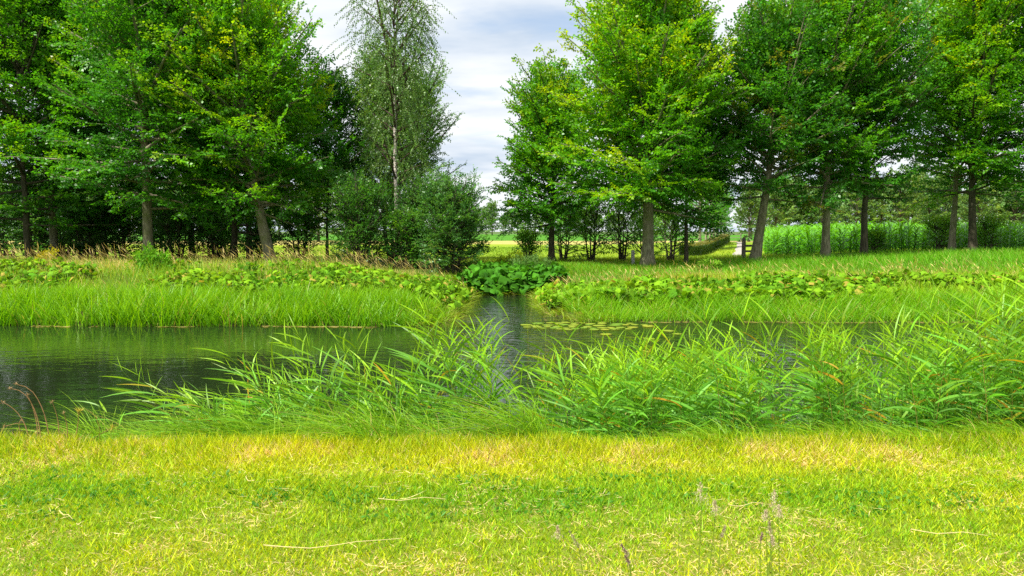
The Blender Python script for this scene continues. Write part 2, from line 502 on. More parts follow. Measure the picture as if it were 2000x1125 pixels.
# ================================================================== GROUND, WATER
def build_ground():
    def axis(a):
        return np.unique(np.concatenate(a))
    xs = axis([np.arange(-26, 26.01, 0.2), np.arange(-60, -26, 1.5), np.arange(26, 60, 1.5), np.geomspace(60, 3500, 26), -np.geomspace(60, 3500, 26)])
    ys = axis([np.arange(-8, 5.5, 0.5), np.arange(5.5, 9.5, 0.12), np.arange(9.5, 17, 0.8), np.arange(17, 30, 0.17), np.arange(30, 60, 0.5), np.arange(60, 200, 2.5), np.geomspace(200, 4500, 24), -np.geomspace(8.5, 600, 12)])
    X, Y = np.meshgrid(xs, ys)
    Z = ground_z(X, Y)
    V = np.stack([X, Y, Z], -1).reshape(-1, 3)
    ny, nx = X.shape
    idx = np.arange(nx * ny).reshape(ny, nx)
    Fq = np.stack([idx[:-1, :-1], idx[:-1, 1:], idx[1:, 1:], idx[1:, :-1]], -1).reshape(-1, 4)
    x, y = V[:, 0], V[:, 1]
    col = np.tile(np.array([0.075, 0.085, 0.015]), (len(V), 1))
    lawn = np.array([0.16, 0.22, 0.02])
    mud = np.array([0.035, 0.03, 0.015])
    meadow = lerp(np.array([0.13, 0.27, 0.012]), np.array([0.26, 0.32, 0.02]), vnoise(x, y, 9, 31)[:, None])
    hay = np.array([0.42, 0.34, 0.13])
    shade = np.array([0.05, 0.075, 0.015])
    col = np.where((y < 5.8)[:, None], lawn, col)
    col = np.where(((y >= 5.8) & (y < 12))[:, None], mud, col)
    d = inland(x, y)
    col = np.where(((y >= 12) & (d < 0.2))[:, None], mud, col)
    col = np.where(((y >= 12) & (d >= 0.2) & (y < 40))[:, None], np.array([0.07, 0.10, 0.015]), col)
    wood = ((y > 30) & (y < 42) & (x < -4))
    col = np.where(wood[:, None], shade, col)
    yv = y + 0.12 * y * (vnoise(x, y, 30, 33) - 0.5)
    far = sstep(38, 43, y)[:, None] * (1 - (wood[:, None] * 1.0))
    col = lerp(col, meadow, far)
    # strips of cut hay and crops across the far fields
    col = np.where(((yv > 92) & (yv < 128))[:, None], lerp(col, hay, 0.8), col)
    col = np.where(((yv > 128) & (yv < 420))[:, None], np.array([0.06, 0.20, 0.012]), col)
    col = np.where((y > 420)[:, None], np.array([0.08, 0.13, 0.04]), col)
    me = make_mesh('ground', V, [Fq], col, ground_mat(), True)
    tag(link('ground', me), 'grassy banks, mown lawn and flat fields beyond the river', None, None, 'structure')
    wv = np.array([[-300, 5.6, WATER], [300, 5.6, WATER], [300, 40, WATER], [-300, 40, WATER]], float)
    tag(link('water', make_mesh('water', wv, [np.array([[0, 1, 2, 3]])], None, water_mat())), 'dark rippled river water with a side ditch', None, None, 'structure')
build_ground()

def build_path():
    Y = np.linspace(43, 150, 60)
    cx = 0.3005 * Y + 0.55 * np.sin((Y - 43) / 17.0) + 0.012 * np.maximum(Y - 75, 0) ** 1.3 * -1
    w = 0.30 + 0.06 * np.sin(Y * 0.9) + 0.04 * np.sin(Y * 2.3)
    L_ = np.stack([cx - w, Y, ground_z(cx - w, Y) + 0.03], -1); Rr = np.stack([cx + w, Y, ground_z(cx + w, Y) + 0.03], -1)
    V = np.stack([L_, Rr], 1).reshape(-1, 3)
    i = np.arange(len(Y) - 1) * 2
    Fq = np.stack([i, i + 1, i + 3, i + 2], -1)
    me = make_mesh('path', V, [Fq], None, simple_mat('pale_gravel', (0.24, 0.21, 0.18), (0.42, 0.38, 0.34), 6), True)
    tag(link('path', me), 'pale gravel footpath running off between hedge and maize', None, None, 'structure')
build_path()

# ================================================================== LAWN
def dotted(rng, n, x0, x1, y0, y1):
    return rng.uniform(x0, x1, n), rng.uniform(y0, y1, n)

def on_ground(x, y, dz=0.0):
    return np.stack([x, y, ground_z(x, y) + dz], -1)

def build_lawn():
    rng = np.random.default_rng(11)
    bag = Bag()
    G1 = np.array([0.15, 0.40, 0.004]); G2 = np.array([0.36, 0.52, 0.004]); YG = np.array([0.60, 0.62, 0.006]); ST = np.array([0.88, 0.68, 0.32])
    parts = [(240000, -5.6, 5.6, 3.1, 5.85), (30000, -8.5, 8.5, -1.0, 5.85), (14000, -8.5, 8.5, 4.5, 5.9)]
    for n, x0, x1, y0, y1 in parts:
        x, y = dotted(rng, n, x0, x1, y0, y1)
        kp = ground_z(x, y) > -0.16; x, y = x[kp], y[kp]; n = len(x)
        pat = 0.6 * vnoise(x, y, 0.5, 41) + 0.4 * vnoise(x, y, 0.13, 47, 2) ; pat2 = vnoise(x, y * 2.2, 1.6, 43)
        band = 0.55 * np.exp(-((y - 4.72 - 0.5 * (pat2 - 0.5)) / 0.20) ** 2) * (0.5 + pat)          # greener wheel strip
        band2 = np.exp(-((y - 4.25 - 0.4 * (pat2 - 0.5)) / 0.28) ** 2) * 0.45 * (0.4 + 1.2 * pat)
        yw = y + 0.9 * (vnoise(x, y * 1.5, 1.1, 45) - 0.5)
        back = sstep(4.6, 5.5, yw)
        straw = np.clip(0.12 + 0.75 * sstep(0.47, 0.66, pat) + 0.10 * sstep(0, 5, x) + 0.12 * back + 0.25 * sstep(4.05, 3.6, y) - 0.8 * band - 0.5 * band2, 0.02, 0.8)
        yell = np.clip(0.53 + 0.9 * (pat2 - 0.5) + 0.6 * (pat - 0.5) + 0.14 * back - 0.45 * band - 0.2 * band2, 0.02, 1)
        r = rng.random(n)
        isst = r < straw * 0.62
        k = np.clip(yell + rng.normal(0, 0.25, n), 0, 1)[:, None]
        c = np.where(k < 0.5, lerp(G1, G2, k * 2), lerp(G2, YG, k * 2 - 1))
        c = np.where(isst[:, None], lerp(ST, np.array([0.60, 0.40, 0.16]), rng.random((n, 1)) * 0.6), c) * rng.uniform(0.5, 1.25, (n, 1))
        edge = sstep(5.0, 5.75, y + 0.5 * (vnoise(x, y, 0.5, 49) - 0.5))
        tall = 0.012 + 0.020 * rng.random(n) + 0.03 * (rng.random(n) < 0.05) + edge * 0.085 * rng.random(n) ** 0.8 + 0.02 * pat2 + 0.02 * band
        tall = np.where(isst, tall * 0.85, tall)
        flatw = np.where(isst, 0.9, 0.45) * (1 - 0.65 * edge)
        az = rng.uniform(0, 2 * np.pi, n)
        D = np.stack([np.cos(az) * flatw, np.sin(az) * flatw, np.ones(n) * np.where(isst, 0.6, 1.0)], -1)
        D = nrm(D)
        b = np.stack([np.cos(az + 0.5) * 0.25 - 0.06, np.sin(az + 0.5) * 0.25, -0.18 * rng.random(n)], -1)
        w = rng.uniform(0.0035, 0.0075, n)
        V, Fq, C = ribbons(on_ground(x, y, -0.008), D, tall * 1.25, w, b, np.clip(c, 0.002, 0.9), 2, rng)
        bag.add(V, Fq, C)
    # dark tufts / clover
    n = 2600
    cx = rng.uniform(-5.5, 5.5, 130); cy = np.clip(rng.normal(4.7, 0.22, 130), 3.3, 5.6)
    k = rng.integers(0, 130, n)
    x = cx[k] + rng.normal(0, 0.12, n); y = cy[k] + rng.normal(0, 0.05, n)
    az = rng.uniform(0, 2 * np.pi, n)
    D = nrm(np.stack([np.cos(az), np.sin(az), rng.uniform(0.2, 0.9, n)], -1))
    V, Fq, C = ribbons(on_ground(x, y, 0.015), D, rng.uniform(0.02, 0.045, n), rng.uniform(0.015, 0.028, n), np.zeros((n, 3)),
                       np.array([0.06, 0.21, 0.01]) * rng.uniform(0.7, 1.3, (n, 1)), 2, rng, prof='leaf')
    bag.add(V, Fq, C)
    tag(link('lawn_grass', bag.mesh('lawn_grass', M_GRASS)), 'mown yellow green lawn grass along the near bank', 'grass', None, 'stuff')
    # cut grass lying about
    bag = Bag(); n = 6000
    x, y = dotted(rng, n, -6, 6, 3.1, 5.75)
    kp = (vnoise(x, y, 0.5, 41) + 0.06 * x / 6 + 0.25 * (rng.random(n) - 0.5)) > 0.5; x, y = x[kp], y[kp]; n = len(x)
    az = rng.normal(0, 0.75, n) + np.where(rng.random(n) < 0.5, 0, np.pi)
    D = nrm(np.stack([np.cos(az), np.sin(az), rng.normal(0.05, 0.12, n)], -1))
    c = lerp(np.array([0.80, 0.66, 0.32]), np.array([0.66, 0.50, 0.20]), rng.random((n, 1)))
    V, Fq, C = ribbons(on_ground(x, y, rng.uniform(0.02, 0.06, n)), D, rng.uniform(0.02, 0.075, n) * np.where(rng.random(n) < 0.06, 2.2, 1.0), rng.uniform(0.002, 0.0042, n),
                       rng.normal(0, 0.12, (n, 3)) * np.array([1, 1, 0.2]), c, 3, rng)
    bag.add(V, Fq, C)
    tag(link('grass_clippings', bag.mesh('grass_clippings', M_DRY)), 'dry straw coloured clippings strewn over the mown lawn', 'clippings', None, 'stuff')
build_lawn()

def stalk_mesh(name, pts, rad, col, mat, sides=5):
    rng = np.random.default_rng(1)
    P = np.array(pts, float)[None]
    Rr = np.array(rad, float)[None]
    V, Fq = tubes(P, Rr, sides, rng)
    return make_mesh(name, V, [Fq], np.tile(np.array(col), (len(V), 1)), mat, True)

# long fallen straws that read one by one on the lawn
def fallen_straws():
    spec = [(470, 960, 'short pale straw on the lawn below the arching sedge', 0.17, 2.2, -0.6),
            (800, 1000, 'long thin pale straw lying level on the greener lawn strip at left', 0.42, 0.08, 0.0),
            (1470, 1010, 'pale straw beside the tall seed heads, pointing at the river', 0.25, 0.3, 0.1),
            (640, 1098, 'longest pale bent straw lying near the bottom edge of the lawn', 0.72, 0.18, 0.25),
            (1185, 985, 'short upright pale straw in the green lawn strip at centre', 0.14, 1.1, 0.2),
            (1880, 1072, 'long pale straw at the lower right of the lawn', 0.40, -0.1, 0.1),
            (105, 1035, 'short pale straw at the lower left of the lawn', 0.16, -0.6, 0.0)]
    for px, py, lab, ln, az, bend in spec:
        Y = CAM_Z * F / (py - HOR); x = wx(px, Y)
        t = np.linspace(-0.5, 0.5, 7)
        a = az + bend * t
        X = x + np.cos(az) * ln * t - np.sin(az) * bend * ln * (t ** 2)
        YY = Y + np.sin(az) * ln * t + np.cos(az) * bend * ln * (t ** 2)
        Z = ground_z(X, YY) + 0.045 + 0.008 * np.sin(t * 9)
        P = np.stack([X - x, YY - Y, Z], -1)
        o = link('fallen_straw', stalk_mesh('fallen_straw', P, np.linspace(0.0028, 0.0014, 7), (0.66, 0.56, 0.26), M_DRY))
        o.location = (x, Y, 0)
        tag(o, lab, 'straw', 'straws lying on the lawn')
fallen_straws()

# ================================================================== NEAR REEDS AND SEDGE
R_LIME = np.array([0.32, 0.56, 0.010]); R_GRN = np.array([0.11, 0.38, 0.018]); R_BLUE = np.array([0.16, 0.41, 0.075]); R_ORG = np.array([0.50, 0.27, 0.02]); R_YEL = np.array([0.42, 0.40, 0.03])

def reed_bag(rng, X, Y, Hh, lean, bag_l, bag_s, base_z=None, nleaf=(12, 18), yellow=0.04, leafscale=1.0, fan=0.55):
    """X,Y,Hh arrays of stems; lean (n,2) tip offset as a fraction of height"""
    n = len(X)
    z0 = np.maximum(ground_z(X, Y), WATER - 0.1) if base_z is None else base_z
    P0 = np.stack([X, Y, z0 - 0.02], -1)
    D = nrm(np.stack([lean[:, 0] * 0.4 + rng.normal(0, 0.03, n), lean[:, 1] * 0.4 + rng.normal(0, 0.03, n), np.ones(n)], -1))
    C = np.stack([lean[:, 0] * 0.6, lean[:, 1] * 0.6, -0.10 * np.hypot(lean[:, 0], lean[:, 1])], -1)
    s = np.linspace(0, 1, 7)
    PP = P0[:, None] + Hh[:, None, None] * (D[:, None] * s[None, :, None] + C[:, None] * (s ** 2)[None, :, None])
    RR = np.broadcast_to(0.0036 * (1 - 0.75 * s)[None], (n, 7)) * rng.uniform(0.8, 1.2, (n, 1))
    V, Fq = tubes(PP, RR, 4, rng)
    sc_ = lerp(np.array([0.13, 0.25, 0.02]), np.array([0.30, 0.27, 0.06]), (rng.random((n, 1)) < 0.25) * 1.0)
    bag_s.add(V, Fq, np.repeat(sc_, 28, 0))
    m = rng.integers(nleaf[0], nleaf[1], n)
    idx = np.repeat(np.arange(n), m)
    j = np.arange(len(idx)) - np.repeat(np.cumsum(m) - m, m)
    u = 0.18 + 0.82 * (j + 0.35 * rng.random(len(idx))) / np.repeat(m, m)
    u = np.clip(u, 0, 1)
    pos = P0[idx] + Hh[idx][:, None] * (D[idx] * u[:, None] + C[idx] * (u ** 2)[:, None])
    tan = nrm(D[idx] + 2 * C[idx] * u[:, None])
    az = np.repeat(rng.uniform(0, 2 * np.pi, n), m) + np.where(j % 2 == 0, 0, np.pi) + rng.normal(0, 0.9, len(idx))
    h = np.stack([np.cos(az), np.sin(az), np.zeros(len(idx))], -1)
    h[:, 0] -= 0.28                                   # the breeze pushes the blades to the left
    d = nrm(tan * (0.30 + 0.85 * u)[:, None] + h * fan * (1.75 - 0.85 * u)[:, None] * rng.uniform(0.7, 1.4, (len(idx), 1)))
    ln = (0.15 + 0.13 * np.sin(np.pi * np.clip(u * 0.85 + 0.1, 0, 1))) * rng.uniform(0.75, 1.45, len(idx)) * leafscale * (0.6 + 0.35 * Hh[idx]) + 0.03
    bd = h * 0.28 * rng.uniform(0.3, 1.3, (len(idx), 1))
    bd[:, 2] = -rng.uniform(0.05, 0.65, len(idx)) * (1.1 - 0.7 * u)
    wd = rng.uniform(0.013, 0.028, len(idx)) * (0.6 + 0.5 * np.sin(np.pi * u))
    top = sstep(0.5, 1.0, u + rng.normal(0, 0.12, len(idx)))[:, None]
    col = lerp(lerp(R_GRN, R_BLUE, rng.random((len(idx), 1))), R_LIME, top * 0.85 + 0.12) * rng.uniform(0.5, 1.3, (len(idx), 1))  # upper blades coloured lime to paint in backlight
    yl = (rng.random(len(idx)) < yellow * (1.7 - 1.4 * u))[:, None]
    col = np.where(yl, lerp(R_ORG, R_YEL, rng.random((len(idx), 1))), col)
    sd = np.cross(d, np.stack([np.cos(az + 1.0), np.sin(az + 1.0), 0.6 + 0 * az], -1)) + rng.normal(0, 0.35, d.shape)
    V, Fq, C_ = ribbons(pos, d, ln, wd, bd, np.clip(col, 0.004, 0.9), 5, rng, prof='leaf', twist=sd)
    bag_l.add(V, Fq, C_)

def reed_obj(name, label, cat, X, Y, Hh, lean, seed, group=None, kind=None, extra=None, **kw):
    rng = np.random.default_rng(seed)
    bl, bs = Bag(), Bag()
    reed_bag(rng, X, Y, Hh, lean, bl, bs, **kw)
    if extra is not None:                              # low, yellowing stems at the foot of the bed
        reed_bag(rng, *extra, bl, bs, nleaf=(4, 7), yellow=0.30, leafscale=0.75)
    if kind == 'stuff':
        both = Bag()
        for b in (bs, bl):
            both.add(np.concatenate(b.V), np.concatenate(b.F[4]), np.concatenate(b.C))
        return tag(link(name, both.mesh(name, M_REED)), label, cat, group, 'stuff')
    ox, oy = float(np.mean(X)), float(np.mean(Y)); oz = float(ground_z(ox, oy))
    o = empty(name, (ox, oy, oz), label, cat, group)
    for b, nm in ((bs, 'stem'), (bl, 'leaves')):
        b.V = [v - np.array([ox, oy, oz]) for v in b.V]
        link(nm, b.mesh(nm, M_REED), o)
    return o

def near_bank():
    rng = np.random.default_rng(77)
    # dense bed on the right
    n = 1250
    X = rng.uniform(0.5, 7.4, n); Y = rng.uniform(6.05, 8.5, n)
    keep = np.ones(n, bool)
    # openings through which the water glitters
    for cx, cy, rx, ry in ((3.15, 8.0, 0.50, 0.9), (5.1, 8.3, 0.45, 0.8), (0.75, 7.6, 0.22, 1.0)):
        keep &= (((X - cx) / rx) ** 2 + ((Y - cy) / ry) ** 2 > 1) | (rng.random(n) < 0.12)
    px = 1000 + X / Y * F
    thin = ((px > 1490) & (px < 1600)) | ((px > 1675) & (px < 1800)) | (px < 1060)
    keep &= ~thin | (rng.random(n) < 0.24)
    X, Y = X[keep], Y[keep]; n = len(X)
    env = np.interp(X, [0.5, 1.3, 2.2, 3.0, 3.7, 4.4, 5.2, 6.2, 7.4], [1.0, 1.12, 1.2, 1.22, 1.40, 1.48, 1.34, 1.26, 1.2])
    Hh = env * rng.uniform(0.62, 1.08, n)
    lean = np.stack([rng.normal(-0.08, 0.12, n), rng.normal(-0.05, 0.12, n)], -1)
    m = 170
    Xd = rng.uniform(2.2, 6.5, m); Yd = rng.uniform(6.15, 6.9, m)
    extra = (Xd, Yd, rng.uniform(0.35, 0.75, m), np.stack([rng.normal(-0.1, 0.25, m), rng.normal(0, 0.15, m)], -1))
    reed_obj('reed_bed', 'dense bed of bright green common reed along the near water edge', 'reeds', X, Y, Hh, lean, 5, kind='stuff', yellow=0.035, extra=extra)
    # yellowed low leaves and brown debris in the right part of the bed
    # standing clump in mid picture
    def clump(px, Y0, n, spread, hh, lean_m, lab, seed, **kw):
        r = np.random.default_rng(seed)
        X = wx(px, Y0) + r.normal(0, spread, n); Yy = Y0 + r.normal(0, spread * 0.8, n)
        H_ = hh * r.uniform(0.62, 1.06, n)
        ln = np.stack([r.normal(lean_m, 0.13, n), r.normal(0, 0.10, n)], -1)
        return reed_obj('reed_clump', lab, 'reeds', X, Yy, H_, ln, seed, 'reed clumps on the near bank', **kw)
    clump(915, 6.9, 40, 0.17, 1.70, -0.05, 'tall upright reed clump standing before the mouth of the ditch', 101)
    clump(985, 7.0, 6, 0.10, 1.35, 0.02, 'small thin reed clump just right of the tallest central clump', 108, nleaf=(6, 9))
    clump(1075, 6.8, 10, 0.10, 1.42, -0.04, 'slim reed clump with wide spread tips below the lily pads', 102)
    clump(715, 6.7, 22, 0.16, 1.38, -0.28, 'left-leaning reed clump rising out of the sedge before the green reflections', 103)
    clump(600, 6.6, 26, 0.18, 1.1, -0.50, 'low bent reed clump combed left over the sedge', 104)
    clump(480, 6.5, 20, 0.2, 0.85, -0.62, 'shortest reed clump, lying left over the sedge top', 105)
    clump(800, 6.65, 22, 0.16, 1.05, -0.25, 'mid height reed clump filling the gap left of the tallest central clump', 109)
    # single arching stalks over the dark water at the left
    def stalk(px, Y0, hh, lx, lab, seed, nl):
        reed_obj('reed_stalk', lab, 'reed', np.array([wx(px, Y0)]), np.array([Y0]), np.array([hh]), np.array([[lx, 0.05]]), seed, 'single reed stalks over the dark water', nleaf=(nl, nl + 1), fan=0.75, yellow=0.0)
    stalk(345, 6.5, 1.05, -0.62, 'lone reed stalk with broad blades arching highest over the dark water', 201, 11)
    stalk(275, 6.4, 0.85, -0.70, 'lower reed stalk leaning left over the dark water, nearest the dry stems', 202, 10)
    stalk(395, 6.55, 0.9, -0.72, 'bent reed stalk between the high arching stalk and the sedge', 203, 9)
    # fine arching sedge: hummocks
    rng = np.random.default_rng(78)
    bag = Bag()
    hum = []
    for px in list(np.linspace(265, 885, 30)) + [1015, 1040, 1060]:
        hum.append((wx(px, 6.75) + rng.normal(0, 0.08), 6.38 + rng.normal(0, 0.16), rng.uniform(0.45, 0.78)))
    for px in np.linspace(1060, 2000, 26):
        hum.append((wx(px, 6.7) + rng.normal(0, 0.1), 6.1 + rng.normal(0, 0.1), rng.uniform(0.22, 0.38)))
    for px in np.linspace(-250, 60, 6):
        hum.append((wx(px, 6.7) + rng.normal(0, 0.1), 6.2 + rng.normal(0, 0.08), rng.uniform(0.12, 0.2)))
    for cx, cy, hh in hum:
        n = 330
        x = cx + rng.normal(0, 0.13, n); y = cy + rng.normal(0, 0.13, n)
        az = rng.uniform(0, 2 * np.pi, n)
        out = rng.uniform(0.1, 0.75, n)
        D = nrm(np.stack([np.cos(az) * out - 0.28, np.sin(az) * out * 0.7, np.ones(n)], -1))
        b = np.stack([np.cos(az) * 0.25 - 0.42, np.sin(az) * 0.22, -rng.uniform(0.3, 0.75, n)], -1)
        k = rng.random((n, 1))
        c = lerp(np.array([0.08, 0.27, 0.008]), np.array([0.24, 0.46, 0.008]), k)
        dry = rng.random((n, 1)) < 0.05
        c = np.where(dry, np.array([0.42, 0.33, 0.10]), c)
        V, Fq, C = ribbons(on_ground(x, y, -0.02), D, hh * rng.uniform(0.6, 1.35, n), rng.uniform(0.0045, 0.009, n), b, c, 5, rng,
                           tipcol=np.where(dry, c, lerp(c, np.array([0.28, 0.40, 0.01]), 0.5)))
        bag.add(V, Fq, C)
    tag(link('sedge_grass', bag.mesh('sedge_grass', M_GRASS)), 'fine arching sedge grass hanging over the near bank', 'sedge', None, 'stuff')
    # rough grass fringe on the lip of the bank
    bag = Bag(); n = 16000
    x = rng.uniform(-8.5, 8.5, n); y = rng.normal(5.76, 0.15, n)
    kp = (vnoise(x, y, 0.4, 95) > 0.38) & (ground_z(x, y) > -0.2); x, y = x[kp], y[kp]; n = len(x)
    az = rng.uniform(0, 2 * np.pi, n)
    D = nrm(np.stack([np.cos(az) * 0.25, np.sin(az) * 0.25, np.ones(n)], -1))
    b = np.stack([np.cos(az) * 0.3 - 0.08, np.sin(az) * 0.3, -0.25 * rng.random(n)], -1)
    k = rng.random((n, 1))
    c = lerp(np.array([0.17, 0.33, 0.006]), np.array([0.42, 0.45, 0.010]), k) * rng.uniform(0.75, 1.15, (n, 1))
    c = np.where(rng.random((n, 1)) < 0.08, np.array([0.48, 0.33, 0.12]), c)
    V, Fq, C = ribbons(on_ground(x, y, -0.01), D, rng.uniform(0.05, 0.15, n) * (0.5 + vnoise(x, y, 0.35, 96)), rng.uniform(0.004, 0.008, n), b, c, 3, rng)
    bag.add(V, Fq, C)
    tag(link('bank_edge_grass', bag.mesh('bank_edge_grass', M_GRASS)), 'taller uncut grass fringe along the lip of the lawn', 'grass', None, 'stuff')
near_bank()

# dry weed stems at the left corner of the near bank
def dry_weeds():
    rng = np.random.default_rng(301)
    spec = [(62, 868, 18, 758, 'tall brown dry grass stem bent over at its tip, second from the left picture edge'),
            (78, 862, 30, 750, 'brown dry stem arching left, highest of the dry stems'),
            (38, 862, -10, 790, 'brown dry stem leaning out past the left picture edge'),
            (55, 866, 40, 775, 'thin brown dry stem standing between two arching ones'),
            (97, 865, 88, 790, 'short upright brown stem topped by a small bud'),
            (112, 862, 110, 812, 'shortest upright dry stem with a pale knob at the tip'),
            (128, 866, 140, 808, 'pale dry stem with a starry yellow seed head beside the dark water'),
            (150, 872, 205, 842, 'dry stem bent low to the right with a yellowed seed head'),
            (20, 868, 5, 800, 'broken brown stem folded back on itself at far left')]
    for i, (px0, py0, px1, py1, lab) in enumerate(spec):
        Y = 5.85 + rng.normal(0, 0.05)
        x0 = wx(px0, Y); x1 = wx(px1, Y); z1 = wz(py1, Y); z0 = float(ground_z(x0, Y)) - 0.01
        t = np.linspace(0, 1, 9)
        hx = (x1 - x0) * (t ** 1.6); hz = (z1 - z0) * (t if i > 2 else (t * 1.25 - 0.25 * t ** 3))
        if i in (0, 1): hx[-1] -= 0.05; hz[-1] -= 0.015; hx[-2] -= 0.02
        if i == 8: hx[5:] += np.array([0.03, 0.07, 0.02, -0.06]); hz[6:] -= np.array([0.06, 0.10, 0.16])
        P = np.stack([hx, np.zeros(9) + 0.03 * np.sin(t * 3), hz], -1)
        o = empty('dry_weed', (x0, Y, z0), lab, 'dry weed', 'dry stems at the left end of the near bank')
        link('stem', stalk_mesh('stem', P, np.linspace(0.0045, 0.002, 9), (0.34, 0.20, 0.09), M_DRY), o)
        # seed head: small bristly tuft
        nb = 46 if i in (6, 7) else 16
        d = nrm(rng.normal(0, 1, (nb, 3)) + np.array([0, 0, 0.6]))
        c = np.tile(np.array([0.50, 0.42, 0.06] if i in (6, 7) else [0.42, 0.28, 0.14]), (nb, 1)) * rng.uniform(0.7, 1.2, (nb, 1))
        V, Fq, C = ribbons(np.tile(P[-1], (nb, 1)), d, rng.uniform(0.02, 0.06 if i in (6, 7) else 0.028, nb), np.full(nb, 0.004), np.zeros((nb, 3)), c, 2, rng)
        link('seed_head', make_mesh('seed_head', V, [Fq], C, M_DRY), o)
dry_weeds()

# tall flowering grasses close to the camera
def seed_stalks():
    rng = np.random.default_rng(411)
    # px, py of head centre, head length (photo px), distance, fluffy?, label
    spec = [(1378, 978, 46, 2.15, 1, 'pale fluffy grass head, tallest at the left of the foreground seed heads'),
            (1407, 1003, 26, 2.2, 1, 'small pinkish grass head just right of the tallest fluffy one'),
            (1525, 990, 42, 2.15, 1, 'pale fluffy grass head, highest at the right of the foreground seed heads'),
            (1535, 1012, 24, 2.25, 1, 'faint pale grass tuft tucked below the right fluffy head'),
            (1509, 1020, 20, 2.2, 1, 'tiny whitish grass head left of the faint pale tuft'),
            (1518, 1046, 30, 2.0, 0, 'grey brown slender grass head, upright below the whitish one'),
            (1501, 1066, 16, 2.0, 0, 'short dark purple grass head on a thick green stalk'),
            (1524, 1075, 22, 2.05, 1, 'pinkish open grass head right of the purple one'),
            (1424, 1055, 24, 1.95, 0, 'white tipped thin grass head leaning right over the lawn'),
            (1092, 1056, 26, 2.0, 1, 'grey green grass head left of the two curved ones'),
            (1124, 1068, 40, 2.0, 0, 'long curved grey grass head near the bottom centre'),
            (1226, 1090, 28, 1.9, 0, 'dark purple brown spike slanting left at the bottom of the lawn'),
            (1232, 1111, 20, 1.88, 0, 'lower purple brown spike slanting left, under a longer one')]
    for i, (px, py, hl, Y, fl, lab) in enumerate(spec):
        hm = hl / F * Y
        xh, zh = wx(px, Y), wz(py, Y)
        lx = -0.55 if i in (10, 11, 12) else rng.normal(0, 0.12)
        x0 = xh + (0.09 if i in (10, 11, 12) else rng.normal(0, 0.03)); z0 = float(ground_z(x0, Y))
        zt = zh - hm * 0.5
        t = np.linspace(0, 1, 8)
        P = np.stack([(xh - lx * hm * 0.5 - x0) * t ** 1.5, 0 * t, (zt - z0) * t], -1)
        o = empty('seed_head_grass', (x0, Y, z0), lab, 'grass stalk', 'seed heads in the foreground')
        link('stem', stalk_mesh('stem', P, np.linspace(0.0022, 0.0012, 8), (0.20, 0.30, 0.03), M_GRASS), o)
        n = 240 if fl else 150
        tt = rng.random(n)
        axis = nrm(np.array([lx, 0, 1.0]))
        wdt = hm * (0.30 if fl else 0.10)
        clumpy = np.sin(tt * 17 + i) * 0.5 + 0.5
        pos = P[-1] + axis * (tt * hm)[:, None] + rng.normal(0, 1, (n, 3)) * (wdt * (1.05 - tt) * (0.35 + 0.65 * clumpy))[:, None] * np.array([1, 1, 0.4])
        d = nrm(rng.normal(0, 0.6, (n, 3)) + axis)
        base = np.array([0.52, 0.44, 0.30]) if fl else (np.array([0.34, 0.24, 0.19]) if i in (6, 11, 12) else np.array([0.38, 0.32, 0.20]))
        c = base * rng.uniform(0.65, 1.3, (n, 1))
        V, Fq, C = ribbons(pos, d, rng.uniform(0.004, 0.009, n), rng.uniform(0.0016, 0.003, n), np.zeros((n, 3)), c, 2, rng, prof='leaf')
        link('seed_head', make_mesh('seed_head', V, [Fq], C, M_DRY), o)
    # two broad green blades among them
seed_stalks()

# ================================================================== FAR BANK PLANTS
def scatter_zone(rng, n, x0, x1, y0, y1, test):
    x, y = dotted(rng, n, x0, x1, y0, y1)
    k = test(x, y)
    return x[k], y[k]

